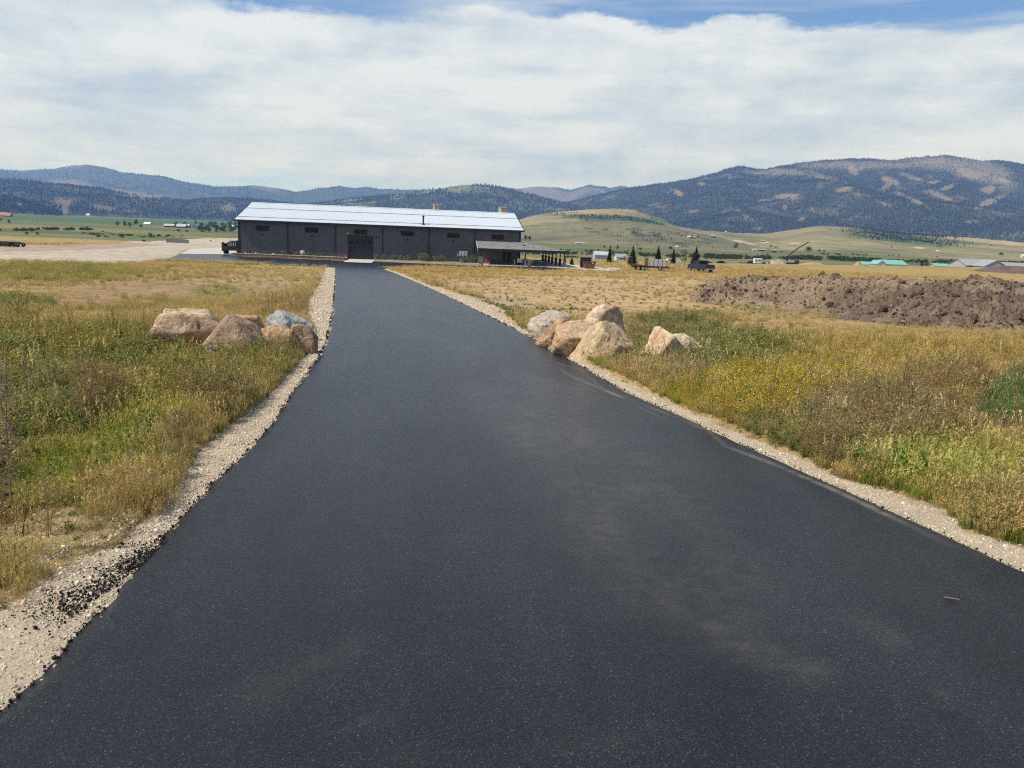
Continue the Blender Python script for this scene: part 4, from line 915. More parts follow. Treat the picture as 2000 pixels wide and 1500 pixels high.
# ------------------------------------------------------------------ dirt heap
fl = [(1346, 579), (1380, 586), (1450, 593), (1520, 599), (1600, 608), (1650, 616), (1720, 624), (1800, 632), (1900, 640), (2000, 645), (2200, 658), (2500, 680)]
cl = [(1346, 576), (1362, 566), (1385, 555), (1410, 548.5), (1500, 546.5), (1560, 542), (1578, 538.5), (1600, 543), (1720, 546), (1850, 548.5), (2000, 552), (2200, 562), (2500, 580)]
nx = 420; pxs = np.linspace(1346, 2450, nx); fy = np.interp(pxs, *zip(*fl)); cyy = np.interp(pxs, *zip(*cl))
front = np.array([at(a, b)[:] for a, b in zip(pxs, fy)])
dirs = np.array([ray(a, b)[:2] for a, b in zip(pxs, fy)]); dirs /= np.linalg.norm(dirs, axis=1)[:, None]
uu = np.linspace(-.06, 1, 110); wdp = np.interp(pxs, [1346, 1400, 1500, 2450], [2.0, 9, 17, 20])
hx = front[:, None, 0] + dirs[:, None, 0] * uu[None] * wdp[:, None]; hy = front[:, None, 1] + dirs[:, None, 1] * uu[None] * wdp[:, None]
uc = 0.42; yc = front[:, 1] + dirs[:, 1] * uc * wdp
zcst = np.array([z_of(a, b, c) for a, b, c in zip(pxs, cyy, yc)]); gz = G(hx, hy) - .22
hc = np.maximum(.05, zcst - G(front[:, 0] + dirs[:, 0] * uc * wdp, yc) + .22)
prof = np.where(uu < uc, sstep(-.04, uc * 1.0, uu) ** .8, 1 - .25 * sstep(uc, .8, uu) - .75 * sstep(.72, 1, uu))
hzz = gz + hc[:, None] * prof[None]
lump = 0.15 * fbm(hx * 5, hy * 5, 3, 307) + .42 * (np.abs(fbm(hx * 1.5, hy * 1.5, 4, 306)) - .2) + 0.42 * fbm(hx * .33, hy * .33, 4, 301) + .34 * (ridged(hx * .9, hy * .9, 4, 302) - .6) + .20 * fbm(hx * 2.2, hy * 2.2, 4, 303)
amp_ = np.clip(prof[None] * hc[:, None] * 1.4, 0, 1); hzz = hzz + lump * amp_ * (1 - .25 * sstep(uc - .12, uc, uu)[None] * (1 - sstep(uc, uc + .12, uu)[None]))
nn_ = fbm(hx * .35, hy * .35, 4, 304); n2_ = fbm(hx * 1.7, hy * 1.7, 3, 305)
hcol = lerp((0.245, 0.178, 0.118), (0.135, 0.098, 0.072), sstep(-.1, .45, nn_ + sstep(1600, 1900, pxs)[:, None] * .25)); hcol = lerp(hcol, (0.27, 0.19, 0.125), sstep(.15, .55, n2_) * .45)
DH = thing('dirt_heap', 'long lumpy heap of brown loose dirt across the right field', 'dirt heap')
dh = obj('heap', raw_mesh('heap', np.stack([hx, hy, hzz], -1).reshape(-1, 3), grid_faces(*hx.shape), M['dirt'], False, np.clip(hcol, .02, .6).reshape(-1, 3)), DH)
def clod_mesh(s, c): return boulder_mesh(s, (1, .85, .7), c, tuple(v * .75 for v in c), tuple(v * 1.15 for v in c), 9, .14, name='clod', base=ICO4)
for me in (CL := [clod_mesh(400 + k, ((.16, .115, .08), (.27, .20, .135), (.085, .06, .045))[k % 3]) for k in range(6)]): me.materials.clear(); me.materials.append(M['dirt'])
nC = 4200; ci_ = (rng.random(nC) ** 1.0 * (nx - 2)).astype(int); cj = rng.integers(2, 78, nC)
cp = np.stack([hx[ci_, cj], hy[ci_, cj], hzz[ci_, cj] + .01], -1); cs_ = np.clip(rng.lognormal(-3.15, .75, nC), .015, .36) * np.clip(hc[ci_] * 1.2, .3, 1)
scatter('clods', lib('clod', CL), cp, rng.integers(0, 6, nC), rng.uniform(0, 6.28, (nC, 3)), np.repeat(cs_[:, None], 3, 1), parent=DH)

def pile(name, label, px0, px1, ytop, ybase, dist, col, seed, wide=1.0, cat='dirt pile'):
    P = far((px0 + px1) / 2, dist); k = dist / F; wd = (px1 - px0) * k; zt = z_of((px0 + px1) / 2, ytop, dist); h = zt - P.z + .3
    n = 46; q = np.linspace(-1, 1, n); a, b = np.meshgrid(q, q); r_ = np.hypot(a, b); hh = h * np.clip(1 - np.sqrt(r_ ** 2 + .02) ** wide, 0, 1) * (1 + .12 * fbm(a * 3, b * 3, 4, seed)) - .3
    x_ = a * wd / 2; y_ = b * wd / 2 * .8; c = lerp(col, tuple(v * .75 for v in col), sstep(-.2, .4, fbm(a * 5, b * 5, 3, seed + 1)))
    o = obj(name, raw_mesh(name, np.stack([x_, y_, hh], -1).reshape(-1, 3), grid_faces(n, n), M['dirt'], True, c.reshape(-1, 3))); o.location = P; return tag(o, label, cat)
pile('dirt_pile', 'rounded tan dirt pile in front of the concrete pump', 1507, 1544, 506, 519, 395, (.40, .29, .18), 501, 1.3)
pile('dirt_pile', 'long low tan dirt bank right of the concrete pump', 1556, 1628, 512.5, 520, 390, (.42, .31, .20), 503, 2.2)
pile('dirt_pile', 'pointed tan dirt pile left of the green-roofed sheds', 1664, 1696, 508, 520, 385, (.40, .28, .17), 505, 1.0)
pile('dirt_pile', 'dark brown dirt bank in front of the large pale house', 1905, 2080, 520, 536, 195, (.15, .11, .085), 507, 2.0)
pile('dirt_pile', 'low dark clod on the left field nearest the driveway court', 318, 334, 514, 523, 84, (.13, .085, .06), 509, 1.4)
pile('dirt_pile', 'dark brown clod farther left on the left field', 70, 90, 559, 572, 46, (.12, .08, .058), 511, 1.4)
pile('dirt_pile', 'small dark clod in the middle of the left field', 302, 316, 548, 556, 58, (.13, .085, .06), 513, 1.4)
pile('gravel_heap', 'low pale gravel spill beside the rusty dumpster', 1166, 1232, 522, 530, 128, (.42, .36, .26), 515, 2.0, 'gravel')
# ------------------------------------------------------------------ vehicles and gear
def wheel(parent, x, y, r, wd, side):
    m = MB(); m.lathe((x, y, r), [(r * .62, -wd / 2), (r * .93, -wd / 2), (r, -wd * .32), (r, wd * .32), (r * .93, wd / 2), (r * .62, wd / 2)], 'y', 20); wl = m.build('wheel', M['tyre'], parent, True)
    m = MB(); yy = y + side * (wd / 2 - .03); m.lathe((x, yy, r), [(.01, .03 * side), (r * .2, .03 * side), (r * .28, 0), (r * .6, .0), (r * .64, .035 * side), (r * .66, 0)], 'y', 16); m.build('rim', M['rim'], wl)
    return wl
P = at(1368, 530.5); pk = thing('pickup_truck', 'dark blue crew cab pickup truck parked on the dry grass right of the trailer', 'truck', P, math.pi / 2 + 0.30)
prof = [(-2.9, .62), (-2.86, 1.28), (-.92, 1.30), (-.88, 1.32), (1.45, 1.30), (2.62, 1.16), (2.86, .95), (2.88, .55), (2.2, .42), (-2.1, .42)]
m = MB(); m.prism(prof, 'y', -.94, .94); m.build('body', M['bluep'], pk)
m = MB(); yb_ = .90
cab = [(-.95, 1.306, yb_), (1.55, 1.306, yb_), (.62, 1.90, .72), (-.72, 1.92, .72)]
m.add([(x, y, z) for x, z, y in cab] + [(x, -y, z) for x, z, y in cab], [(0, 1, 2, 3), (7, 6, 5, 4), (3, 2, 6, 7), (1, 5, 6, 2), (0, 3, 7, 4)]); cb = m.build('cab', M['bluep'], pk)
def face_pane(q0, q1, q2, q3, ins, name):
    c = (Vector(q0) + Vector(q1) + Vector(q2) + Vector(q3)) / 4; n_ = (Vector(q1) - Vector(q0)).cross(Vector(q3) - Vector(q0)).normalized()
    cc = Vector((0.3, 0, 1.5)); n_ = n_ if n_.dot(c - cc) > 0 else -n_
    m = MB(); vs = [Vector(q) + (c - Vector(q)) * ins for q in (q0, q1, q2, q3)]
    m.add([v + n_ * .012 for v in vs] + [v - n_ * .02 for v in vs], [(0, 1, 2, 3), (7, 6, 5, 4), (0, 4, 5, 1), (1, 5, 6, 2), (2, 6, 7, 3), (3, 7, 4, 0)]); m.build(name, M['glass'], cb)
c0 = [(x, y, z) for x, z, y in cab]; c1 = [(x, -y, z) for x, z, y in cab]
face_pane(c0[0], c1[0], c1[3], c0[3], .14, 'rear_window'); face_pane(c0[1], c1[1], c1[2], c0[2], .1, 'windscreen')
for cc_ in (c0, c1):
    a = Vector(cc_[0]); b = Vector(cc_[1]); c = Vector(cc_[2]); d_ = Vector(cc_[3]); mid0 = a.lerp(b, .43); mid1 = d_.lerp(c, .5)
    face_pane(a, mid0, mid1, d_, .14, 'side_window'); face_pane(mid0, b, c, mid1, .14, 'side_window')
m = MB(); m.box(-2.72, -1.02, -.80, .80, .95, 1.302); bedm = m.build('bed', M['blackp'], pk)
m = MB(); m.box(-2.93, -2.87, -.80, .80, .74, 1.27, bev=.02); m.build('tailgate', M['bluep'], pk)
m = MB(); m.box(-3.08, -2.9, -.93, .93, .48, .68, bev=.04); m.build('rear_bumper', M['chrome'], pk)
m = MB(); m.box(-2.95, -2.85, -.12, .12, .52, .64); m.build('licence_plate', M['white'], pk)
for s_ in (-1, 1):
    m = MB(); m.box(-2.91, -2.74, s_ * .945 - .14 * (s_ > 0), s_ * .945 + .14 * (s_ < 0), .86, 1.25, bev=.02); m.build('tail_light', M['tail'], pk)
    m = MB(); m.box(1.15, 1.32, s_ * 1.12 - .12, s_ * 1.12 + .12, 1.28, 1.5, bev=.03); m.build('mirror', M['blackp'], pk)
    m = MB(); m.box(.2, .38, s_ * .955 - .01, s_ * .955 + .01, 1.08, 1.12); m.build('door_handle', M['chrome'], pk)
    for x in (-1.85, 1.95):
        wheel(pk, x, s_ * .82, .40, .27, s_)
        m = MB(); m.lathe((x, s_ * .935, .42), [(.44, 0), (.52, 0), (.52, .02 * s_), (.44, .02 * s_)], 'y', 20); m.build('wheel_arch', M['blackp'], pk)

P = at(1245, 527.5); tr = thing('utility_trailer', 'flatbed utility trailer with its dark mesh ramp folded up at the left end', 'trailer', P, -0.03)
m = MB(); m.box(-1.0, 5.0, -.95, .95, .62, .74); m.box(-1.0, 5.0, -1.0, -.93, .5, .78); m.box(-1.0, 5.0, .93, 1.0, .5, .78); m.build('bed', M['post'], tr)
for k in range(8):
    m = MB(); m.box(-.95, 4.95, -.9 + k * .225, -.9 + k * .225 + .21, .744, .78); m.build('deck_board', M['wood'], tr)
m = MB(); m.box(-1.12, -1.04, -.95, -.88, .7, 2.1); m.box(-1.12, -1.04, .88, .95, .7, 2.1); m.box(-1.12, -1.04, -.95, .95, 2.04, 2.1); m.box(-1.12, -1.04, -.95, .95, .7, .78)
for k in range(14): m.box(-1.1, -1.06, -.9, .9, .85 + k * .088, .905 + k * .088)
for k in range(9): m.box(-1.11, -1.05, -.8 + k * .19, -.76 + k * .19, .78, 2.04)
m.build('ramp', M['blackp'], tr, label='dark upright mesh ramp')
for s_ in (-1, 1):
    for x in (-.05, .75): wheel(tr, x, s_ * 1.13, .36, .22, s_)
    m = MB(); m.prism([(-.5, .80), (1.2, .80), (1.1, .88), (-.4, .88)], 'y', s_ * 1.13 - .13, s_ * 1.13 + .13); m.build('fender', M['rust'], tr)
m = MB(); m.box(5.0, 6.1, -.05, .05, .52, .62); m.tube((5.9, 0, 0), (5.9, 0, .55), .04, n=6); m.build('tongue', M['rust'], tr)
m = MB(); m.lathe((3.55, -1.10, .46), [(.17, -.08), (.33, -.08), (.37, -.04), (.37, .04), (.33, .08), (.17, .08)], 'y', 18); sp_ = m.build('spare_wheel', M['tyre'], tr, True); m = MB(); m.lathe((3.55, -1.16, .46), [(.01, -.02), (.2, -.02), (.2, .02)], 'y', 14); m.build('rim', M['rim'], sp_)
tm_ = tr.matrix_basis.copy()
pc = thing('panel_crate', 'tall light grey panelled crate of four bays riding on the trailer', 'crate', P + Vector((1.75, -.13, .78)), -0.03); pc.rotation_euler = (0, 0.05, -0.03)
m = MB(); m.box(0, 2.85, -.72, .75, 0, 1.18); m.build('box', M['panel'], pc)
for k in range(5):
    m = MB(); x = k * .70; m.box(x - .03, x + .05, -.76, -.723, -.02, 1.22); m.build('rib', M['wood'], pc)
for k in range(4): m = MB(); m.box(k * .70 + .06, k * .70 + .66, -.745, -.724, .02, 1.16, bev=.008); m.build('panel', M['panel'], pc)
bs = thing('plywood_sheet', 'brown sheet leaning upright against the grey crate on the trailer', 'board', P + Vector((1.05, -.3, .79)), 0); m = MB(); m.box(0, .62, -.04, .0, 0, 1.3, Matrix.Rotation(.06, 4, 'X')); m.box(.03, .59, -.075, -.042, .1, .2, Matrix.Rotation(.06, 4, 'X')); m.build('sheet', M['wood'], bs)

P = at(1150, 524.5); dp = thing('dumpster', 'rusty brown open steel dumpster with sloped ends', 'dumpster', P, -.03)
m = MB(); o_, i_ = [(-.82, .12), (.82, .12), (1.12, 1.12), (-1.0, 1.12)], [(-.76, .2), (.76, .2), (1.04, 1.13), (-.93, 1.13)]
m.prism(o_, 'y', -.75, -.68); m.prism(o_, 'y', .68, .75); m.prism([(-.82, .12), (.82, .12), (.8, .2), (-.8, .2)], 'y', -.68, .68); m.prism([(-.82, .12), (-1.0, 1.12), (-.93, 1.12), (-.75, .12)], 'y', -.68, .68); m.prism([(.82, .12), (1.12, 1.12), (1.04, 1.12), (.75, .12)], 'y', -.68, .68); m.build('bin', M['rust'], dp)
m = MB(); m.box(-1.06, 1.18, -.81, -.752, 1.04, 1.13); m.box(-1.06, 1.18, .752, .81, 1.04, 1.13); m.build('rim_rail', M['rust'], dp)
for k in range(4): m = MB(); x = -.6 + k * .4; m.box(x, x + .07, -.80, -.752, .14, 1.03); m.build('rib', M['rust'], dp)
m = MB(); m.box(.42, .62, -.79, -.753, .84, .98); m.build('sticker', M['white'], dp)
for x in (-.6, .6): m = MB(); m.box(x - .1, x + .1, -.6, .6, 0, .119); m.build('skid', M['blackp'], dp)
P2 = P + Vector((-.35, 1.9, 0)); bx_ = thing('skip_bin', 'taller black bin standing behind the rusty dumpster', 'bin', P2, -.02)
m = MB(); m.box(-.95, .85, -.6, .6, .1, 1.62, bev=.03); m.build('bin', M['blackp'], bx_); m = MB(); m.prism([(-.62, 1.625), (.62, 1.625), (.62, 1.68), (-.62, 1.76)], 'x', -.97, .87); m.build('lid', M['blackp'], bx_)
for x in (-.9, -.3, .3): m = MB(); m.box(x, x + .06, -.66, -.603, .15, 1.6); m.build('rib', M['blackp'], bx_)
for x in (-.7, .6): m = MB(); m.box(x - .06, x + .06, -.5, .5, 0, .098); m.build('skid', M['blackp'], bx_)

# black truck at the left end
P = at(450, 496.5); tk = thing('flatbed_truck', 'black work truck seen from behind at the left end of the long building', 'truck', P + Vector((0.1, 1.2, 0)), 0.10)
m = MB(); m.box(-1.25, 1.25, -1.6, 2.6, .82, 1.16, bev=.03); m.build('bed', M['blackp'], tk)
m = MB(); m.box(-1.2, 1.2, -1.66, -1.605, .62, 1.3, bev=.02); m.build('tailgate', M['blackp'], tk)
for s_ in (-1, 1):
    m = MB(); m.box(s_ * 1.22 - .06, s_ * 1.22 + .06, -1.5, 2.5, 1.17, 1.75, bev=.02); m.build('side_board', M['blackp'], tk)
    m = MB(); m.box(s_ * 1.3 - .22, s_ * 1.3 + .22, -1.55, -1.35, .5, 1.95, bev=.05); m.build('corner_post', M['blackp'], tk)
    for yy in (-.7, .35):
        m = MB(); m.lathe((s_ * 1.15, yy, .48), [(.25, -.2), (.45, -.2), (.48, -.12), (.48, .12), (.45, .2), (.25, .2)], 'x', 18); wl = m.build('wheel', M['tyre'], tk, True)
        m = MB(); m.lathe((s_ * 1.32, yy, .48), [(.01, .02), (.26, .02), (.26, -.02)], 'x', 14); m.build('rim', M['rim'], wl)
    m = MB(); m.box(s_ * .95 - .1, s_ * .95 + .1, -1.69, -1.662, .95, 1.08); m.build('tail_light', M['tail'], tk)
m = MB(); m.prism([(2.7, .8), (4.9, .8), (4.9, 1.35), (4.1, 1.45), (3.7, 2.15), (2.7, 2.2)], 'x', -1.05, 1.05); cb = m.build('cab', M['blackp'], tk)
m = MB(); m.box(-.8, .8, 2.66, 2.698, 1.5, 2.05); m.build('rear_window', M['glass'], cb)
m = MB(); m.tube((0, -1.9, .6), (0, -1.62, .6), .05, n=8); m.lathe((0, -1.9, .66), [(.01, .07), (.06, .04), (.07, 0), (.05, -.06)], 'z', 10); m.build('hitch', M['rim'], tk)
en = thing('engine_unit', 'bulky grey and black engine unit loaded on the black truck bed', 'machine', P + Vector((0.15, 1.4, 1.165)), .1)
m = MB(); m.box(-.85, .75, -.9, .9, 0, .85, bev=.06); m.build('housing', M['blackp'], en)
m = MB(); m.box(-.45, .7, -.75, .7, .853, 1.22, bev=.14); m.build('cover', M['grey_box'], en); m = MB(); m.tube((-.6, -.3, .85), (-.6, -.3, 1.2), .08, n=8); m.build('exhaust', M['rim'], en)
for k in range(5): m = MB(); m.box(-.75 + k * .28, -.6 + k * .28, -.925, -.902, .2, .7); m.build('grille_bar', M['grey_box'], en)
P = at(465.5, 497); hy_ = thing('hydrant', 'small red topped post with green foot beside the building corner', 'hydrant', P + Vector((0, -.4, 0)))
m = MB(); m.tube((0, 0, .35), (0, 0, .8), .16, .15, 12); m.lathe((0, 0, .8), [(.2, 0), (.2, .06), (.14, .16), (.02, .22)], 'z', 12); m.build('body', M['red'], hy_, True); m = MB(); m.tube((0, 0, 0), (0, 0, .35), .18, .17, 12); m.build('foot', M['greenp'], hy_)
m = MB(); m.tube((-.24, 0, .62), (.24, 0, .62), .07, n=8); m.build('outlet', M['red'], hy_)
P = bw((669 - 471) / 547 * L_, -3.5, .1); rd = thing('garden_cart', 'small red cart standing at the right end of the raised bed', 'cart', P, .3)
m = MB(); m.prism([(-.4, .3), (.4, .3), (.52, .6), (-.52, .6)], 'y', -.28, .28); m.build('tub', M['red'], rd); m = MB(); m.tube((.45, 0, .5), (.9, 0, .85), .025, n=6); m.build('handle', M['red'], rd)
for s_ in (-1, 1): m = MB(); m.lathe((-.2, s_ * .3, .17), [(.05, -.03), (.16, -.03), (.17, 0), (.16, .03), (.05, .03)], 'y', 12); m.build('wheel', M['tyre'], rd, True)

# porch furniture
def table(loc, rz, label):
    t = thing('picnic_table', label, 'table', loc, rz)
    for k in range(5): m = MB(); m.box(-1.0, 1.0, -.4 + k * .165, -.4 + k * .165 + .15, .72, .76); m.build('top_board', M['post'], t)
    for s_ in (-1, 1):
        m = MB(); m.box(-1.0, 1.0, s_ * .75 - .13, s_ * .75 + .13, .42, .46); m.build('bench_board', M['post'], t)
        m = MB(); m.box(s_ * .75 - .04, s_ * .75 + .04, -.8, .8, .36, .418); m.prism([(-.65, 0), (-.55, 0), (-.25, .718), (-.35, .718)], 'x', s_ * .75 + .042, s_ * .75 + .09); m.prism([(.65, 0), (.55, 0), (.25, .718), (.35, .718)], 'x', s_ * .75 + .042, s_ * .75 + .09); m.build('leg_frame', M['post'], t)
    return t
table(bw(48.3, -5.3, .04), YAW, 'dark picnic table out front by the grey pier')
table(bw(49.6, 1.5, .04), YAW + .2, 'dark picnic table deeper under the porch roof')
def chair(s_, t_, rz, label, col='blackp'):
    c = thing('patio_chair', label, 'chair', bw(s_, t_, .04), rz, 'chairs under the porch')
    m = MB(); m.box(-.25, .25, -.25, .25, .4, .45); m.build('seat', M[col], c); m = MB(); m.box(-.25, .25, .22, .27, .46, .95, Matrix.Rotation(-.1, 4, 'X')); m.build('backrest', M[col], c)
    for a in (-.22, .22):
        for b in (-.22, .22): m = MB(); m.box(a - .02, a + .02, b - .02, b + .02, 0, .399); m.build('leg', M[col], c)
chair(41.7, -1.6, .2, 'dark chair beside the red cooler under the porch'); chair(42.8, -2.2, .9, 'dark chair in front of the glazed doors'); chair(44.9, -1.4, -.3, 'dark chair right of the glazed doors'); chair(47.6, -.6, 2.4, 'dark chair at the building corner under the porch'); chair(51.0, 4.0, 1.2, 'dark chair farthest back under the side porch')
P = bw(40.3, -.5, .04); c = thing('cooler', 'red box cooler against the wall under the porch', 'cooler', P, YAW); m = MB(); m.box(-.42, .42, -.25, .25, .0, .6, bev=.04); m.build('box', M['red'], c); m = MB(); m.box(-.44, .44, -.27, .27, .604, .72, bev=.04); m.build('lid', M['red'], c)
P = bw(45.4, -3.2, .04); c = thing('sign_board', 'pale cream board standing under the porch near the building corner', 'sign', P, YAW); m = MB(); m.box(-.44, .44, -.03, .03, .45, 1.12, bev=.01); m.build('board', M['tan_metal'], c)
for a in (-.36, .36): m = MB(); m.box(a - .03, a + .03, -.02, .02, 0, .449); m.build('leg', M['post'], c)
P = bw(44.2, -5.9, .04); c = thing('bollard', 'thin grey bollard in front of the porch', 'bollard', P); m = MB(); m.tube((0, 0, -.2), (0, 0, .85), .09, n=10); m.lathe((0, 0, .85), [(.11, 0), (.11, .05), (.02, .1)], 'z', 10); m.build('post', M['pier'], c)
P = bw(38.9, -6.8, -.05); c = thing('stone_pier', 'short grey block pier beside the left end of the porch', 'pier', P, YAW)
for k in range(6): m = MB(); m.box(-.19, .19, -.19, .19, k * .22, k * .22 + .21, bev=.02); m.build('block', M['pier'], c)
P = bw(46.6, -6.6, -.05); c = thing('stone_pier', 'wide grey block pier at the front of the porch near the picnic table', 'pier', P, YAW)
for k in range(5): m = MB(); m.box(-.3, .3, -.25, .25, k * .22, k * .22 + .21, bev=.02); m.build('block', M['pier'], c)

# ------------------------------------------------------------------ spruces and other planted trees
def spruce_meshes(s, h, wd):
    r = random.Random(s); V = []; Fc = []
    n_t = 15
    for k in range(n_t):
        f = k / (n_t - 1); zc = h * (.10 + .86 * f); rad = wd / 2 * (1 - f) ** .85 * r.uniform(.8, 1.15) + .06
        nb_ = max(4, int(10 - 6 * f))
        for j in range(nb_):
            a = 2 * math.pi * (j + r.random() * .8) / nb_; ln = rad * r.uniform(.65, 1.15); d = Vector((math.cos(a), math.sin(a), 0)); sd = Vector((-math.sin(a), math.cos(a), 0))
            for q in range(5):
                g = .25 + .75 * q / 4; c = Vector((0, 0, zc)) + d * ln * g + Vector((0, 0, -.22 * ln * g + .05 * ln * g * g * 3)); w2 = (.22 * rad + .07) * (1.25 - g * .8); i = len(V)
                dd = d * (ln * .22); dr_ = Vector((0, 0, -r.uniform(.14, .34) * h / 4))
                V += [c - dd, c + sd * w2 + dr_, c + dd, c - sd * w2 + dr_]; Fc.append((i, i + 1, i + 2, i + 3))
    m = MB(); m.add(V, Fc); t = MB(); t.tube((0, 0, -.2), (0, 0, h), .045 * h / 3 + .02, .012, 7)
    return m.mesh('foliage', M['needle']), t.mesh('trunk', M['bark'])
for k, (px_, yt, yb, wpx, d_, lb) in enumerate(((1192, 477, 509, 9, 158, 'slender spruce beside the greenhouse'), (1237, 478, 511, 17, 150, 'full dark spruce behind the trailer ramp'), (1287, 477, 510, 14, 153, 'lopsided spruce behind the grey crate'), (1317, 484, 509, 9, 166, 'thin short spruce beside the white cars'), (1361, 479, 510, 17, 153, 'broad spruce behind the pickup truck'), (1104.5, 502, 514, 5, 146, 'little conical evergreen nearest the porch posts'), (1118.5, 503, 516, 7, 140, 'little conical evergreen left of the black bin'))):
    P = far(px_, d_); k_ = d_ / F; h = max(1.0, z_of(px_, yt, d_) - P.z); plant('spruce_tree', lb, 'tree', P, spruce_meshes(600 + k, h, wpx * k_ * 1.35), 1.0, 'young evergreens behind the yard', ('foliage', 'trunk'))
P = far(1340, 156); plant('sapling', 'airy young broadleaf tree between two spruces', 'tree', P, tree_meshes(640, z_of(1340, 486, 156) - P.z, 2.3, 330, .11, .05, M['leaf'], 8), 1.0)

# far buildings
def house(name, label, cat, px0, px1, yeave, yridge, dist, depth_, wall, roof, rz=0.0, gable='side', nwin=3, door=False, group=None, ybase=None, over=.35):
    c = (px0 + px1) / 2; P = far(c, dist); k = dist / F; w_ = (px1 - px0) * k; eh = z_of(c, yeave, dist) - P.z; rh = max(.5, z_of(c, yridge, dist) - P.z - eh); eh = max(1.5, eh)
    t = thing(name, label, cat, P, rz, group); d_ = depth_; m = MB()
    if gable == 'side':
        m.prism([(0, -.5), (d_, -.5), (d_, eh), (d_ / 2, eh + rh - .1), (0, eh)], 'x', -w_ / 2, w_ / 2); m.build('wall', M[wall], t)
        for s_ in (0, 1):
            m = MB(); ya, yb_ = (-over, d_ / 2) if s_ == 0 else (d_ + over, d_ / 2); zs = rh / (d_ / 2) * over
            m.add([(-w_ / 2 - over, ya, eh - zs), (w_ / 2 + over, ya, eh - zs), (w_ / 2 + over, yb_, eh + rh), (-w_ / 2 - over, yb_, eh + rh)] + [(-w_ / 2 - over, ya, eh - zs + .18), (w_ / 2 + over, ya, eh - zs + .18), (w_ / 2 + over, yb_, eh + rh + .18), (-w_ / 2 - over, yb_, eh + rh + .18)], [(3, 2, 1, 0), (4, 5, 6, 7), (0, 1, 5, 4), (1, 2, 6, 5), (3, 7, 6, 2), (0, 4, 7, 3)]); m.build('roof', M[roof], t)
    else:
        m.prism([(-w_ / 2, -.5), (w_ / 2, -.5), (w_ / 2, eh), (0, eh + rh - .1), (-w_ / 2, eh)], 'y', 0, d_); m.build('wall', M[wall], t)
        for s_ in (-1, 1):
            m = MB(); zs = rh / (w_ / 2) * over; xa = s_ * (w_ / 2 + over)
            m.add([(xa, -over, eh - zs), (xa, d_ + over, eh - zs), (0, d_ + over, eh + rh), (0, -over, eh + rh), (xa, -over, eh - zs + .18), (xa, d_ + over, eh - zs + .18), (0, d_ + over, eh + rh + .18), (0, -over, eh + rh + .18)], [(0, 1, 2, 3), (7, 6, 5, 4), (0, 4, 5, 1), (1, 5, 6, 2), (2, 6, 7, 3), (3, 7, 4, 0)]); m.build('roof', M[roof], t)
    for j in range(nwin):
        x = -w_ / 2 + w_ * (j + .7) / (nwin + .4); m = MB(); m.box(x - .45, x + .45, -.06, -.003, min(1.0, eh * .4), min(2.1, eh * .8)); m.build('window', M['glass'], t)
    if door: m = MB(); m.box(w_ * .3 - .5, w_ * .3 + .5, -.07, -.003, 0, 2.05); m.build('door', M['brown_wall'], t)
    return t
house('greenhouse', 'small pale greenhouse with a tilted ribbed roof left of the spruces', 'greenhouse', 1163, 1190, 498, 492, 370, 5, 'poly', 'poly', 0.1, 'side', 0)
gh = bpy.data.objects['greenhouse']
for k in range(7): m = MB(); x = -3.2 + k * 1.05; m.box(x - .06, x + .06, -.1, -.004, 0, 3.0); m.build('glazing_bar', M['wood'], gh)
house('shed', 'small white gabled shed with a long grey roof beside the greenhouse', 'shed', 1206, 1225, 503, 497, 375, 5, 'white_wall', 'grey_roof', .15, 'side', 1, True)
def car(name, label, cat, px, dist, ln, col, rz, h=1.5, group=None, van=False):
    t = thing(name, label, cat, far(px, dist), rz, group); m = MB()
    if van: m.prism([(-ln / 2, .4), (-ln / 2, h), (ln * .32, h), (ln * .45, h * .62), (ln / 2, h * .5), (ln / 2, .4)], 'y', -.95, .95)
    else: m.prism([(-ln / 2, .4), (-ln / 2, h * .6), (-ln * .38, h * .64), (-ln * .26, h), (ln * .12, h), (ln * .27, h * .64), (ln / 2, h * .55), (ln / 2, .4)], 'y', -.88, .88)
    m.build('body', M[col], t)
    for s_ in (-1, 1):
        m = MB(); yy = s_ * (.96 if van else .89); m.box(-ln * .24, ln * .1, yy - .01, yy + .01, h * .66, h * .93); m.build('side_window', M['glass'], t)
        for x in (-ln * .31, ln * .31): m = MB(); m.lathe((x, s_ * .82, .34), [(.1, -.1), (.32, -.1), (.34, 0), (.32, .1), (.1, .1)], 'y', 12); m.build('wheel', M['tyre'], t, True)
    return t
car('parked_car', 'white car parked left of the thin spruce', 'car', 1311, 372, 4.7, 'white', .2, 1.7, 'white cars beyond the spruces'); car('parked_car', 'white car parked right of the thin spruce', 'car', 1323, 376, 4.5, 'white', 2.9, 1.5, 'white cars beyond the spruces')
car('parked_car', 'dark car beyond the pickup truck roof', 'car', 1384, 372, 4.6, 'bluep', .1, 1.5); car('parked_car', 'dark car parked alone right of the pickup truck', 'car', 1412, 378, 4.6, 'blackp', .1, 1.6)
car('parked_pickup', 'dark pickup left of the white camper trailer', 'truck', 1472, 392, 5.6, 'bluep', .1, 1.8)
cp_ = thing('camper_trailer', 'white boxy camper trailer on the far work site', 'trailer', far(1483, 390), .05); m = MB(); m.box(-2.0, 2.0, -1.1, 1.1, .6, 3.1, bev=.15); m.build('body', M['white'], cp_)
for x in (-.5, .5):
    m = MB(); m.lathe((x, -1.0, .35), [(.1, -.1), (.34, -.1), (.34, .1), (.1, .1)], 'y', 12); m.build('wheel', M['tyre'], cp_)
for x in (-1.3, .2, 1.2): m = MB(); m.box(x - .3, x + .3, -1.13, -1.103, 1.8, 2.5); m.build('window', M['glass'], cp_)
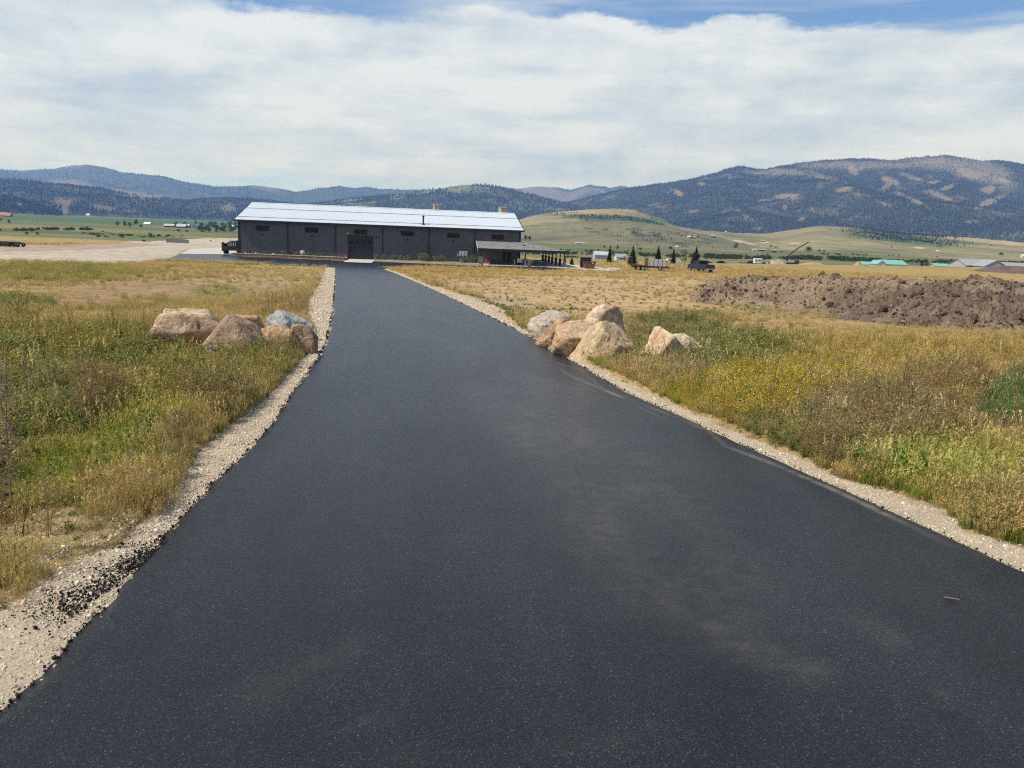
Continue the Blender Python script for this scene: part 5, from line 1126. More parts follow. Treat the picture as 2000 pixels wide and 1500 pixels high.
car('work_van', 'white van just left of the rounded dirt pile', 'van', 1516, 402, 4.4, 'white', 2.9, 2.0, None, True)
def crate(lb, px, dist, a, b, col): 
    t = thing('storage_box', lb, 'box', far(px, dist), .1); m = MB(); m.box(-a / 2, a / 2, -.8, .8, 0, b, bev=.03); m.build('body', M[col], t); m = MB(); m.box(-a / 2 - .05, a / 2 + .05, -.85, .85, b + .004, b + .1); m.build('lid', M['grey_box'], t)
    for s_ in (-.3, .3): m = MB(); m.box(a * s_ - .05, a * s_ + .05, -.85, -.803, .05, b); m.build('batten', M['wood'], t)
crate('brown box stack right of the white camper trailer', 1495, 388, 2.0, 1.4, 'brown_wall'); crate('grey box left of the rounded dirt pile', 1504, 394, 1.5, 1.5, 'grey_box'); crate('low dark box far left on the work site', 1452, 390, 3.2, .9, 'brown_wall')
# concrete pump
P = far(1547, 400); cpn = thing('concrete_pump', 'dark concrete pump truck with a long raised boom on the far work site', 'pump truck', P, .05)
m = MB(); m.box(-2.6, 3.8, -1.1, 1.1, .7, 1.3, bev=.05); m.build('chassis', M['blackp'], cpn); m = MB(); m.prism([(2.6, 1.305), (4.3, 1.305), (4.3, 2.0), (3.9, 2.7), (2.6, 2.7)], 'y', -1.05, 1.05); m.build('cab', M['bluep'], cpn)
m = MB(); m.box(-2.4, 1.8, -.9, .9, 1.305, 2.0, bev=.1); m.build('hopper', M['grey_roof'], cpn)
for x in (-1.8, -.8, 3.0):
    for s_ in (-1, 1): m = MB(); m.lathe((x, s_ * 1.0, .5), [(.15, -.15), (.5, -.15), (.5, .15), (.15, .15)], 'y', 14); m.build('wheel', M['tyre'], cpn)
k_ = 400 / F
def pp(px, py): return Vector(((px - 1547) * k_, 0, z_of(px, py, 400) - P.z))
m = MB(); m.tube((-1.5, 0, 2.0), pp(1538, 504), .45, .35, 10); m.build('turret', M['blackp'], cpn)
for a, b, r1, r2 in (((1538, 504), (1551, 491), .30, .27), ((1551, 491.2), (1565, 481.3), .26, .22), ((1565, 481.5), (1579, 473), .20, .15)):
    m = MB(); m.tube(pp(*a), pp(*b), r1, r2, 8); q0, q1 = pp(*a) + Vector((0, -.3, .35)), pp(*b) + Vector((0, -.3, .3)); m.tube(q0, q1, .1, .1, 6)
    for f in (.2, .5, .8): c = q0.lerp(q1, f); m.box(c.x - .12, c.x + .12, -.42, .2, c.z - .35, c.z + .12)
    m.build('boom_section', M['post'], cpn)
m = MB(); m.tube(pp(1579, 473), pp(1584, 481), .1, .1, 8); m.tube(pp(1584, 481), pp(1588, 490), .1, .1, 8); m.build('hose', M['grey_box'], cpn)
# green roofed barns and the large pale house
house('barn', 'long white barn with a bright green roof on the far right', 'barn', 1733, 1777, 517, 509.5, 385, 12, 'white_wall', 'teal_roof', .0, 'side', 2)
bb = house('barn_gable', 'white gabled front wing of the green-roofed barn', 'barn', 1719, 1735, 516, 509.5, 380, 9, 'white_wall', 'teal_roof', 0, 'gable', 1)
house('shed', 'small green-roofed shed left of the long barn', 'shed', 1690, 1707, 517, 512, 392, 6, 'white_wall', 'teal_roof', 0, 'side', 1)
house('shed', 'low green-roofed shed behind the dark bushes', 'shed', 1832, 1862, 520, 516, 420, 6, 'grey_wall', 'teal_roof', -.05, 'side', 1); house('shed', 'second low green-roofed shed right of the dark bush', 'shed', 1870, 1880, 521, 518, 425, 6, 'white_wall', 'teal_roof', -.05, 'side', 1)
house('house', 'pale grey house with a wide low roof and pillared porch on the far right', 'house', 1894, 1958, 520, 508.5, 340, 14, 'grey_wall', 'grey_roof', 0, 'side', 4, True)
hs_ = [o for o in bpy.data.objects if o.name.startswith('house')][-1]
for k in range(7): m = MB(); x = -6.9 + k * 1.7; m.box(x - .14, x + .14, -1.6, -1.3, 0, 2.3); m.build('porch_pillar', M['brown_wall'], hs_)
m = MB(); m.box(-7.3, 5.5, -1.8, -.37, 2.304, 2.5); m.build('porch_roof', M['grey_roof'], hs_)
house('house', 'pale gabled house wing facing the field with two small windows', 'house', 1930, 1973, 521, 509, 330, 9, 'grey_wall', 'grey_roof', 0, 'gable', 3)
house('house', 'long pale house wing cut by the right edge', 'house', 1968, 2040, 523, 515, 336, 12, 'grey_wall', 'grey_roof', 0, 'side', 3)
# left farms
house('house', 'farmhouse with a faded red roof at the far left edge', 'house', -4, 12, 435, 429, 1500, 16, 'brown_wall', 'red_roof', .1, 'side', 2); house('house', 'faded red roofed barn beside the dark trees at far left', 'house', 13, 24, 436, 430.5, 1480, 12, 'brown_wall', 'red_roof', .1, 'side', 1)
house('barn', 'small white roofed barn alone in the left valley', 'barn', 283, 294, 442, 438.5, 1000, 9, 'white_wall', 'white', .1, 'side', 1)
house('barn', 'long pale roofed farm building at the left of the farm group', 'barn', 322, 340, 446, 442.5, 900, 10, 'brown_wall', 'grey_box', .15, 'side', 3); house('barn', 'brown barn with a pale roof in the middle of the farm group', 'barn', 346, 363, 449, 444, 880, 10, 'brown_wall', 'panel', .1, 'side', 2); house('barn', 'white roofed barn behind the brown one', 'barn', 357, 369, 445, 442, 930, 10, 'brown_wall', 'white', .1, 'side', 1); house('house', 'small grey roofed farmhouse by the trees', 'house', 377, 389, 448, 443.5, 890, 9, 'grey_wall', 'grey_roof', .1, 'gable', 1)
house('house', 'small white house on the slope left of the wooded farm', 'house', 172, 178, 420, 417.5, 2600, 14, 'white_wall', 'white', .1, 'side', 1); house('house', 'pale house among the trees by the building corner', 'house', 452, 458, 443, 440, 1000, 9, 'grey_wall', 'white', .1, 'side', 1)
def hill_house(lb, px, py, dist, wpx, hpx, wall, roof):
    P = hit(px, py); k = P.y / F; t = thing('hillside_house', lb, 'house', P, .1); a = wpx * k / 2; h = hpx * k
    m = MB(); m.box(-a, a, 0, a * 1.2, -1.5, h * .55); m.build('wall', M[wall], t); m = MB(); m.prism([(-.4, h * .56), (a * 1.2 + .4, h * .56), (a * .6, h)], 'x', -a - .4, a + .4); m.build('roof', M[roof], t); m = MB(); m.box(-a * .3, a * .1, -.1, -.01, h * .15, h * .45); m.build('window', M['glass'], t)
for a in (('white hillside house at the end of the pale track', 1346, 464.5, 1150, 6, 3.5, 'white_wall', 'white'), ('grey hillside house with trees by the pale track', 1357, 466, 1140, 5, 4, 'brown_wall', 'grey_roof'), ('dark roofed house alone on the right hillside', 1393, 464, 1300, 9, 4.5, 'brown_wall', 'grey_roof'), ('tiny white house high on the foothill', 1418, 455, 1750, 3, 3, 'white_wall', 'white'), ('pale low farm on the valley edge right of the porch', 1133, 476.5, 800, 18, 3, 'white_wall', 'panel'), ('pale roofed house left in the far house cluster', 1474, 490, 800, 7, 4, 'white_wall', 'panel'), ('grey roofed house in the far house cluster', 1488, 490.5, 780, 13, 4.5, 'brown_wall', 'grey_roof'), ('red roofed house above the far house cluster', 1516, 483.5, 900, 6, 3, 'brown_wall', 'red_roof'), ('dark roofed house right in the far house cluster', 1512, 492, 780, 10, 4.5, 'brown_wall', 'grey_roof'), ('small dark house right of the far house cluster', 1527, 491.5, 790, 6, 3.5, 'brown_wall', 'grey_roof'), ('long dark barn left of the wooded slope', 1492, 472.2, 1250, 8, 3, 'brown_wall', 'grey_roof'), ('red roofed low barn at the foot of the hills', 1637, 496, 720, 7, 3, 'brown_wall', 'red_roof'), ('small white house on the right slope', 1832, 492, 800, 4, 3, 'white_wall', 'white'), ('white house at the far right edge below the trees', 2002, 503, 700, 10, 6, 'white_wall', 'white'), ('white shed beside the spruce line in the valley', 1322, 484, 790, 4, 4, 'white_wall', 'white')): hill_house(*a)
# fence and dark heaps on the left
P = far(347, 372); fn = thing('board_fence', 'grey solid board fence panel standing in the left field', 'fence', P, 0.02)
for k in range(44): m = MB(); x = -5.4 + k * .246; m.box(x, x + .225, -.02, .02, .05, 1.95 + random.uniform(-.03, .03)); m.build('board', M['fence_wood'], fn)
for k in range(6): m = MB(); x = -5.4 + k * 2.15; m.box(x - .06, x + .06, .025, .14, -.3, 2.0); m.build('post', M['fence_wood'], fn)
for s_ in (.4, 1.6): m = MB(); m.box(-5.4, 5.4, .022, .08, s_, s_ + .1); m.build('rail', M['fence_wood'], fn)
for px_, lb in ((5, 'dark car at the far left edge beyond the gravel lot'), (31, 'dark car second from the left edge beyond the gravel lot')):
    P = far(px_, 126); car('parked_car', lb, 'car', px_, 126, 2.4, 'blackp', .05, .8, 'dark cars beyond the gravel lot')
# trees, bushes and hedges of the valley
TR = [tree_meshes(700 + k, 1.0, 1.0, 300, .075, .03, M['leaf_dark' if k % 2 else 'leaf'], 8, k < 3) for k in range(6)]
def bush(px, ybase, wpx, hpx, dist, lb, grp, k, cat='bush', name='bush'):
    P = far(px, dist); kk = dist / F; s_ = hpx * kk; plant(name, lb, cat, P, TR[k % 6], s_, grp, ('crown', 'trunk'), wpx / hpx * .95)
def dist_of(px, py):
    """distance of the valley floor seen at a pixel"""
    return max(360.0, at(px, py).y)
lt = [(232, 441, 11, 9, 'dark tree left in the tree clump of the left valley'), (246, 442, 10, 10, 'dark tree in the middle of the left valley clump'), (256, 442.5, 9, 8, 'low dark tree right in the left valley clump'), (268, 442, 9, 13, 'tall lone round tree left of the white barn'), (277, 444.5, 12, 6, 'dark low bush in front of the white barn'), (2, 453, 9, 7, 'dark bush at the left edge'), (54, 458.5, 9, 6, 'small bush left of centre in the left meadow'), (75, 459, 8, 6, 'small bush right of its twin in the left meadow'), (295, 464, 13, 9, 'round green bush left of the grey fence'), (282, 472, 10, 6, 'low bush in front of the round green one'), (311, 463.5, 13, 6, 'spreading bush right of the round green one'), (330, 463, 13, 5, 'low bush just above the grey fence'), (240, 464.5, 12, 6, 'bush in the left meadow hedge gap'), (412, 472, 4, 4, 'tiny bush near the black truck'), (22, 437, 8, 8, 'dark tree by the red roofed barn'), (6, 432, 7, 5, 'dark tree behind the red roofed farmhouse'), (138, 424, 4, 5, 'lone tree far off on the field edge'), (350, 453, 9, 5, 'dark bush in front of the brown barn'), (366, 453.5, 7, 5, 'dark bush right of the brown barn'), (390, 449, 14, 8, 'dark tree right of the small farmhouse'), (345, 440, 12, 7, 'tree behind the long farm building'), (362, 440, 9, 7, 'tree behind the white roofed barn'), (384, 440, 6, 10, 'tall dark conifer-like tree behind the farm'), (394, 441, 7, 6, 'pale tree right of the tall farm tree')]
for k, a in enumerate(lt): bush(a[0], a[1], a[2], a[3], dist_of(a[0], a[1]), a[4], 'trees and bushes of the left valley', k, 'tree' if a[3] > 7 else 'bush', 'tree' if a[3] > 7 else 'bush')
k = 0; ORD = ('first', 'second', 'third', 'fourth', 'fifth', 'sixth', 'seventh', 'eighth', 'ninth')
for row, (y0, n_, hh) in enumerate(((440, 6, 8), (446, 7, 9), (452, 8, 10))):
    for j in range(n_):
        px_ = 398 + row * -2 + j * (74 / n_) + random.uniform(-3, 3)
        if px_ > 466: continue
        P_ = dist_of(px_, y0 + 1); bush(px_, y0, random.uniform(11, 16), hh * random.uniform(.8, 1.15), P_, ORD[j] + [' tree from the left in the farthest row of the farm wood', ' tree from the left in the middle row of the farm wood', ' tree from the left in the nearest row of the farm wood'][row], ['farthest trees of the farm wood', 'middle trees of the farm wood', 'nearest trees of the farm wood'][row], k * 2, 'tree', 'tree'); k += 1
rtx = [(1798, 520, 13, 10, 'dark round tree left in the clump right of the green barn'), (1807, 520, 12, 11, 'dark tree in the middle of the clump right of the green barn'), (1816, 520, 10, 10, 'dark tree right in the clump right of the green barn'), (1867, 521, 12, 6, 'dark bush before the low green-roofed sheds'), (1578, 493, 18, 12, 'blue-green tree clump behind the pump boom'), (1600, 491, 7, 4, 'dark bush right of the pump boom'), (1609, 493, 6, 5, 'second dark bush right of the pump boom'), (1437, 484, 11, 9, 'dark trees by the pale hillside track'), (1350, 466, 7, 4, 'bush beside the white hillside house'), (1364, 463, 9, 2.5, 'low hedge bush on the hillside'), (1026, 470, 9, 12, 'blue-green tree just right of the building corner'), (1034, 470, 8, 10, 'second tree right of the building corner'), (1180, 484, 6, 6, 'round tree left of the first spruce on the valley edge'), (1206, 486, 8, 7, 'round tree right of the first spruce on the valley edge'), (1250, 488, 9, 5, 'low tree behind the second spruce'), (1310, 488, 10, 7, 'low blue-green tree near the white shed'), (1741, 485, 3, 6, 'small dark conifer on the green slope'), (1955, 499, 12, 6, 'dark tree left in the wood above the pale house'), (1967, 500, 13, 7, 'dark tree in the wood above the pale house'), (1980, 501, 12, 7, 'dark tree right of middle in the wood above the pale house'), (1993, 502, 12, 7, 'dark tree at the right edge above the pale house'), (1505, 484, 5, 6, 'dark tree by the red roofed house'), (1128, 505, 9, 5, 'small round bush behind the black bin'), (1110, 500, 6, 4, 'bush left of the greenhouse')]
for k, a in enumerate(rtx):
    hil = a[1] < 500 and a[0] > 1000; dd_ = dist_of(a[0], a[1])
    if hil:
        P = hit(a[0], a[1]); kk = P.y / F; plant('tree' if a[3] > 5 else 'bush', a[4], 'tree' if a[3] > 5 else 'bush', P - Vector((0, 0, .05 * a[3] * kk)), TR[k % 6], a[3] * kk, 'trees and bushes of the right valley', ('crown', 'trunk'), a[2] / a[3] * .95)
    else: bush(a[0], a[1], a[2], a[3], dd_, a[4], 'trees and bushes of the right valley', k, 'tree' if a[3] > 7 else 'bush', 'tree' if a[3] > 7 else 'bush')
# willow thickets: bands nobody could count
WL = [tree_meshes(760 + k, 1.0, 1.3, 90, .14, .03, M['leaf'], 6, True)[0] for k in range(4)]
TP, TS = [], []
def band(px0, px1, y0, y1, n_, hpx):
    for j in range(n_):
        px_ = random.uniform(px0, px1); py_ = y0 + (y1 - y0) * (px_ - px0) / (px1 - px0) + random.gauss(0, .8)
        if vnoise(np.array(px_ / 14.), np.array(py_ / 3.), 9) < .33: continue
        d_ = max(365.0, at(px_, py_).y); P = far(px_, d_); s_ = hpx * d_ / F * random.uniform(.5, 1.2); TP.append((P.x, P.y, P.z - .1)); TS.append((s_ * 1.5, s_ * 1.5, s_))
band(25, 180, 452, 450, 110, 6); band(75, 130, 449, 448, 40, 5); band(160, 262, 457.5, 461, 60, 4); band(180, 240, 455, 456, 26, 3); band(190, 215, 463.5, 463.5, 20, 4); band(268, 360, 463, 463.5, 20, 3); band(55, 80, 462, 463, 12, 3)
band(1020, 1260, 496, 497, 120, 5); band(1060, 1240, 490, 492, 60, 4); band(1250, 1560, 500, 506, 260, 6); band(1380, 1500, 504, 506, 110, 5); band(1550, 1720, 505, 511, 230, 7); band(1600, 1760, 497, 500, 50, 3); band(1690, 2010, 510, 516, 240, 5); band(1800, 2010, 500, 506, 60, 3); band(1850, 2010, 512, 516, 60, 5); band(1370, 1440, 499, 502, 60, 5); band(1100, 1190, 503, 505, 40, 4)
nT = len(TP); tg = np.ones((nT, 3)); scatter('willow_thicket', lib('willow', WL), np.array(TP), rng.integers(0, 4, nT), np.stack([np.zeros(nT), np.zeros(nT), rng.uniform(0, 6.28, nT)], -1), np.array(TS))
# ------------------------------------------------------------------ meadow plants
def blades(s, n, h, spread, lean, wd, c0, c1, seg=3, heads=None, hs=1.0):
    """tuft of tapering grass blades; base colour c0 to tip colour c1"""
    r = random.Random(s); V = []; Fc = []; col = []
    for k in range(n):
        a = r.uniform(0, 6.28); q = spread * math.sqrt(r.random()); b = Vector((q * math.cos(a), q * math.sin(a), 0)); hh = h * r.uniform(.5, 1.1); a2 = r.uniform(0, 6.28); ln = lean * r.uniform(.3, 1.3) * hh
        d = Vector((math.cos(a2), math.sin(a2), 0)); sd = Vector((-d.y, d.x, 0)); sd = Matrix.Rotation(r.uniform(-.8, .8), 3, 'Z') @ sd; i = len(V); f_ = r.uniform(.75, 1.2)
        for j in range(seg + 1):
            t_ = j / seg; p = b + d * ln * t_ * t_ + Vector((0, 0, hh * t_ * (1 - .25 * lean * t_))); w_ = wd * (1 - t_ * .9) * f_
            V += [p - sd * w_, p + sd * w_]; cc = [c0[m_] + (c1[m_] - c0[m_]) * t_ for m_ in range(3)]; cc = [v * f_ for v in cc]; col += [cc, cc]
            if j: Fc.append((i + 2 * j - 2, i + 2 * j - 1, i + 2 * j + 1, i + 2 * j))
        if heads and r.random() < heads[1]:
            tip = b + d * ln + Vector((0, 0, hh * (1 - .25 * lean)))
            for m_ in range(4):
                i = len(V); p = tip + Vector((r.uniform(-.02, .02), r.uniform(-.02, .02), -m_ * .035 * hs)); u_ = Vector((r.gauss(0, 1), r.gauss(0, 1), 1.6)).normalized() * .030 * hs; v_ = u_.orthogonal().normalized() * .010 * hs
                V += [p - u_, p + v_, p + u_, p - v_]; col += [heads[0]] * 4; Fc.append((i, i + 1, i + 2, i + 3))
    return raw_mesh('grass_tuft', np.array([tuple(v) for v in V]), np.array(Fc), M['veg'], True, np.array(col))
def weed(s, n_st, h, spread, nleaf, ls, cst, clf, ctop, topf=.3, branchy=.25, narrow=.35):
    """branching stems carrying leaves and a coloured top"""
    r = random.Random(s); V = []; Fc = []; col = []
    def strip(p, q, w0, w1, c):
        d = (q - p); sd = d.orthogonal().normalized(); i = len(V); V.extend([p - sd * w0, p + sd * w0, q + sd * w1, q - sd * w1]); col.extend([c] * 4); Fc.append((i, i + 1, i + 2, i + 3))
    for k in range(n_st):
        a = r.uniform(0, 6.28); b = Vector((spread * r.random() * math.cos(a), spread * r.random() * math.sin(a), 0)); hh = h * r.uniform(.6, 1.1); d = Vector((r.gauss(0, .16), r.gauss(0, .16), 1)); top = b + d * hh
        strip(b, top, .007, .003, cst)
        for j in range(nleaf):
            t_ = r.random() ** .7; p = b + d * hh * t_; az = r.uniform(0, 6.28); dr = Vector((math.cos(az), math.sin(az), r.uniform(-.15, .9))).normalized()
            br = branchy * hh * (1 - .55 * t_) * r.random(); q = p + dr * br
            if br > .05 * hh: strip(p, q, .003, .002, cst)
            c = ctop if (t_ > 1 - topf) else clf; f_ = r.uniform(.65, 1.3); c = [v * f_ for v in c]; L2 = ls * r.uniform(.6, 1.3) * (.6 if t_ > 1 - topf else 1.0)
            e = Vector((r.gauss(0, .5) + dr.x, r.gauss(0, .5) + dr.y, r.gauss(0, .5) + .2)).normalized(); sd = e.orthogonal().normalized(); sd = Matrix.Rotation(r.uniform(0, 6.28), 3, e) @ sd; i = len(V)
            V.extend([q, q + e * L2 * .5 + sd * L2 * narrow, q + e * L2, q + e * L2 * .5 - sd * L2 * narrow]); col.extend([c] * 4); Fc.append((i, i + 1, i + 2, i + 3))
    return raw_mesh('weed', np.array([tuple(v) for v in V]), np.array(Fc), M['veg'], True, np.array(col))
KINDS = {}; LIB = []
def kind(nm, fn, n=3):
    KINDS[nm] = list(range(len(LIB), len(LIB) + n))
    for k in range(n): LIB.append(fn(1000 + len(LIB) * 7))
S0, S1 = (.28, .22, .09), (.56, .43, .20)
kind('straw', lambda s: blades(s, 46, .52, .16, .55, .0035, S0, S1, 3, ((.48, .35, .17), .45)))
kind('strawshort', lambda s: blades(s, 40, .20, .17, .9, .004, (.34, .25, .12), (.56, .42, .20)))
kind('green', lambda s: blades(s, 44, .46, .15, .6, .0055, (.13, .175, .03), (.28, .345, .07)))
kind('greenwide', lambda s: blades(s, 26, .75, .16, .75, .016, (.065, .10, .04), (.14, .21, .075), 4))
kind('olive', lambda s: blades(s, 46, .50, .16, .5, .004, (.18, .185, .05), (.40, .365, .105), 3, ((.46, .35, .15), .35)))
kind('leafy', lambda s: weed(s, 4, .62, .12, 22, .065, (.17, .17, .07), (.13, .165, .055), (.27, .25, .085), .2))
kind('brownweed', lambda s: weed(s, 4, .78, .12, 30, .034, (.24, .18, .09), (.25, .195, .095), (.32, .23, .115), .5, .32, .45))
kind('yellow', lambda s: weed(s, 5, .62, .15, 30, .034, (.24, .22, .07), (.32, .29, .06), (.72, .50, .05), .65, .34, .4))
kind('greyweed', lambda s: weed(s, 4, .7, .14, 32, .036, (.25, .22, .13), (.22, .21, .12), (.31, .27, .16), .4, .30, .4))
kind('lowleaf', lambda s: weed(s, 6, .16, .13, 8, .05, (.13, .15, .055), (.11, .15, .055), (.20, .22, .08), .2, .5))
kind('dock', lambda s: weed(s, 3, .95, .08, 46, .026, (.15, .085, .05), (.17, .13, .06), (.15, .080, .045), .55, .06, .5))
kind('broad', lambda s: weed(s, 5, .50, .10, 12, .14, (.16, .17, .06), (.14, .19, .06), (.17, .22, .08), .2, .12, .28))
kind('stalk', lambda s: blades(s, 9, .85, .14, .45, .0042, (.30, .24, .11), (.50, .40, .20), 4, ((.48, .36, .19), .8), 1.2))
kind('flat', lambda s: blades(s, 30, .16, .22, 2.2, .0035, (.38, .29, .15), (.56, .44, .23)))
coll = lib('meadow', LIB)

# zones along the photograph's ground: (cx, cy, rx, ry, {kind: weight}, density factor, height factor, tint)
ZN = []
def zn(cx, cy, rx, ry, mix_, dens=1.0, ht=1.0, tint=(1, 1, 1)): ZN.append((cx, cy, rx, ry, mix_, dens, ht, tint))
# left side
zn(90, 528, 170, 18, {'olive': 3, 'green': 1}, 1.3, 1.0, (.80, .84, .75)); zn(420, 512, 300, 6, {'straw': 2, 'olive': 2}, 1.2, .9)
zn(330, 560, 260, 16, {'strawshort': 3, 'flat': 2}, .35, .8); zn(170, 580, 120, 12, {'strawshort': 1}, .15, .7); zn(430, 562, 70, 13, {'olive': 3, 'green': 1}, 1.0, .7); zn(560, 535, 90, 14, {'straw': 2, 'strawshort': 2, 'olive': 1}, .8, .6)
zn(200, 608, 260, 20, {'olive': 3, 'straw': 2, 'green': .5}, 1.0, .6); zn(40, 600, 90, 26, {'olive': 2, 'green': 1, 'leafy': 1}, 1.2, .8); zn(180, 634, 280, 7, {'strawshort': 1}, .15, .7)
zn(550, 600, 70, 22, {'straw': 2, 'brownweed': 2, 'strawshort': 2}, .7, .7)
zn(150, 690, 240, 42, {'leafy': 3, 'olive': 3, 'brownweed': .8, 'yellow': .7, 'broad': 1, 'dock': .2}, 1.6, 1.1, (1.08, 1.12, .9)); zn(420, 720, 160, 40, {'olive': 3.5, 'straw': 2, 'brownweed': .6, 'leafy': 2}, 1.5, .95, (1.08, 1.1, .9))
zn(190, 735, 55, 8, {'strawshort': 1}, .12, .8); zn(200, 690, 50, 20, {'leafy': 3, 'yellow': 1}, 1.4, .85, (.9, 1.0, .9))
zn(60, 790, 150, 60, {'greyweed': 2, 'leafy': 3, 'olive': 1.5, 'green': 1.5, 'broad': .7, 'dock': .15}, 1.6, 1.05, (1.05, 1.08, .92)); zn(190, 790, 60, 40, {'brownweed': 3, 'greyweed': 1}, 1.6, 1.0, (.85, .83, .80))
zn(300, 810, 95, 50, {'green': 4, 'olive': 1.6, 'leafy': .5}, 1.9, .85, (1.08, 1.1, .75)); zn(180, 890, 150, 45, {'green': 4, 'lowleaf': 1, 'olive': 1, 'leafy': .6}, 1.9, .65, (1.06, 1.1, .8)); zn(420, 780, 70, 40, {'brownweed': 1.5, 'olive': 3, 'leafy': 1.5}, 1.4, .85); zn(340, 870, 60, 30, {'brownweed': 1, 'olive': 2, 'green': 2}, 1.4, .6)
zn(80, 935, 150, 28, {'green': 5, 'olive': 1, 'lowleaf': 1}, 1.7, .55, (1.0, 1.1, .8)); zn(110, 1040, 190, 65, {'flat': 5, 'strawshort': 1.0, 'lowleaf': .4}, .75, .55); zn(20, 1090, 80, 60, {'flat': 4, 'olive': 1}, .5, .6); zn(-60, 860, 90, 140, {'brownweed': 2, 'greyweed': 2, 'olive': 1}, 1.3, .95)
zn(520, 690, 80, 24, {'brownweed': 3, 'straw': 2, 'leafy': 1}, 1.3, .62)
# right side
zn(950, 528, 260, 10, {'straw': 4}, 1.7, .55, (1.0, .95, .85)); zn(1500, 532, 700, 12, {'straw': 4, 'strawshort': 1}, 1.7, .55, (1.02, .96, .83))
zn(1050, 560, 330, 22, {'strawshort': 3, 'lowleaf': .7, 'flat': 1}, .5, .9); zn(1130, 595, 330, 24, {'strawshort': 1, 'lowleaf': 1.2}, .20, .9); zn(990, 605, 60, 18, {'lowleaf': 2}, .3, .9)
zn(1300, 600, 90, 18, {'strawshort': 3, 'olive': 1}, .6, .8); zn(1030, 635, 30, 16, {'olive': 1, 'strawshort': 2, 'lowleaf': 1}, 1.0, .8)
zn(1600, 630, 380, 12, {'strawshort': 3, 'flat': 1}, .35, .8); zn(1330, 635, 100, 30, {'olive': 2, 'leafy': 2, 'greyweed': 1}, 1.2, .8)
zn(1420, 690, 170, 45, {'leafy': 3, 'olive': 3, 'greyweed': 1.5, 'broad': .6}, 1.6, 1.05, (1.02, 1.08, .92)); zn(1750, 690, 320, 40, {'straw': 3, 'olive': 4, 'brownweed': .6}, 1.5, .9, (1.0, .97, .75)); zn(1800, 655, 300, 14, {'straw': 3, 'strawshort': 2, 'olive': 1}, 1.0, .7)
zn(1500, 770, 120, 55, {'yellow': 6, 'olive': 1}, 1.7, 1.0); zn(1340, 770, 45, 32, {'lowleaf': 1, 'yellow': 2, 'green': 2}, 1.7, .55); zn(1660, 740, 80, 30, {'yellow': 1.2, 'straw': 2, 'olive': 2}, 1.6, .9)
zn(1700, 830, 170, 60, {'brownweed': 2.5, 'greyweed': 2, 'straw': 3, 'olive': 3, 'leafy': 1.5, 'dock': .3}, 1.7, 1.0); zn(1965, 785, 50, 40, {'greenwide': 4, 'broad': 1}, 1.4, .8, (.95, .95, .9)); zn(1850, 760, 90, 40, {'brownweed': 1.5, 'greyweed': 1.5, 'straw': 2, 'olive': 2, 'dock': .6}, 1.6, 1.05, (1.08, 1.02, .88)); zn(2060, 780, 90, 60, {'greenwide': 3, 'brownweed': 1}, 1.5, .8)
zn(1970, 838, 60, 14, {'brownweed': 2, 'strawshort': 2}, .5, .5); zn(1880, 920, 190, 60, {'olive': 2.5, 'green': 4, 'straw': .7}, 1.9, .9, (.92, 1.05, .75)); zn(1780, 925, 70, 28, {'green': 4, 'broad': .5}, 1.9, .7, (.92, 1.15, .7)); zn(1480, 860, 90, 28, {'leafy': 2, 'olive': 2, 'lowleaf': 2}, 1.4, .6); zn(1600, 890, 70, 22, {'brownweed': 2, 'leafy': 1, 'olive': 2}, 1.4, .7)
zn(1960, 1000, 90, 40, {'green': 2, 'olive': 2, 'brownweed': .4}, 1.8, .75); zn(2080, 1000, 110, 120, {'olive': 3, 'green': 2, 'straw': 1}, 1.6, .9); zn(1170, 700, 50, 20, {'green': 2, 'lowleaf': 2, 'olive': 1}, 1.5, .6); zn(1270, 700, 70, 26, {'olive': 3, 'straw': 2, 'leafy': 1}, 1.4, .75)
zn(1330, 730, 90, 26, {'olive': 3, 'straw': 2, 'greyweed': 1}, 1.5, .8)
names = list(KINDS); zc = np.array([z[:4] for z in ZN]); Wm = np.zeros((len(ZN), len(names)))
for i, z_ in enumerate(ZN):
    tot = sum(z_[4].values())
    for k_, v in z_[4].items(): Wm[i, names.index(k_)] = v / tot
zd = np.array([z[5] for z in ZN]); zh = np.array([z[6] for z in ZN]); zt_ = np.array([z[7] for z in ZN])
def cand(n, r0_, r1_, a0, a1, p):
    a = np.radians(rng.uniform(a0, a1, n)); u = rng.random(n); e = 2 - p
    r = (r0_ ** e + u * (r1_ ** e - r0_ ** e)) ** (1 / e) if abs(e) > 1e-6 else r0_ * (r1_ / r0_) ** u
    return r * np.sin(a), r * np.cos(a)
cx_, cy_ = [], []
for n_, r0_, r1_, p, a0_ in ((50000, 3.0, 16, 1.2, 60), (92000, 14, 42, 1.2, 56), (88000, 38, 170, 1.15, 46)):
    a, b = cand(n_, r0_, r1_, -a0_, a0_, p); cx_.append(a); cy_.append(b)
for Ed_, sg_ in ((S_L, -1), (S_R, 1)):
    yy_ = 5.5 + 60 * rng.random(9000) ** 1.9; cx_.append(eval_edge(Ed_, yy_) + sg_ * rng.normal(.18, .22, 9000)); cy_.append(yy_)
gx = np.concatenate(cx_); gy = np.concatenate(cy_); r = np.hypot(gx, gy)
mrg = np.where(r < 30, .10, .15)
bad = on_paved(gx, gy, .1) | on_shoulder(gx, gy, -.2) | in_poly(gx, gy, LOT) | ((gy > 100) & (gx > -62) & (gx < 12) & (gy > 125.5 + gx * 0.0) & (gy < 160))
ub = (gx - BO.x) * ux.x + (gy - BO.y) * ux.y; tb = (gx - BO.x) * nb.x + (gy - BO.y) * nb.y
bad |= (ub > -3) & (ub < 55) & (tb > -8) & (tb < 30)
bad |= gy > 168 + np.clip(gx - 40, 0, 170) * .62 + 6
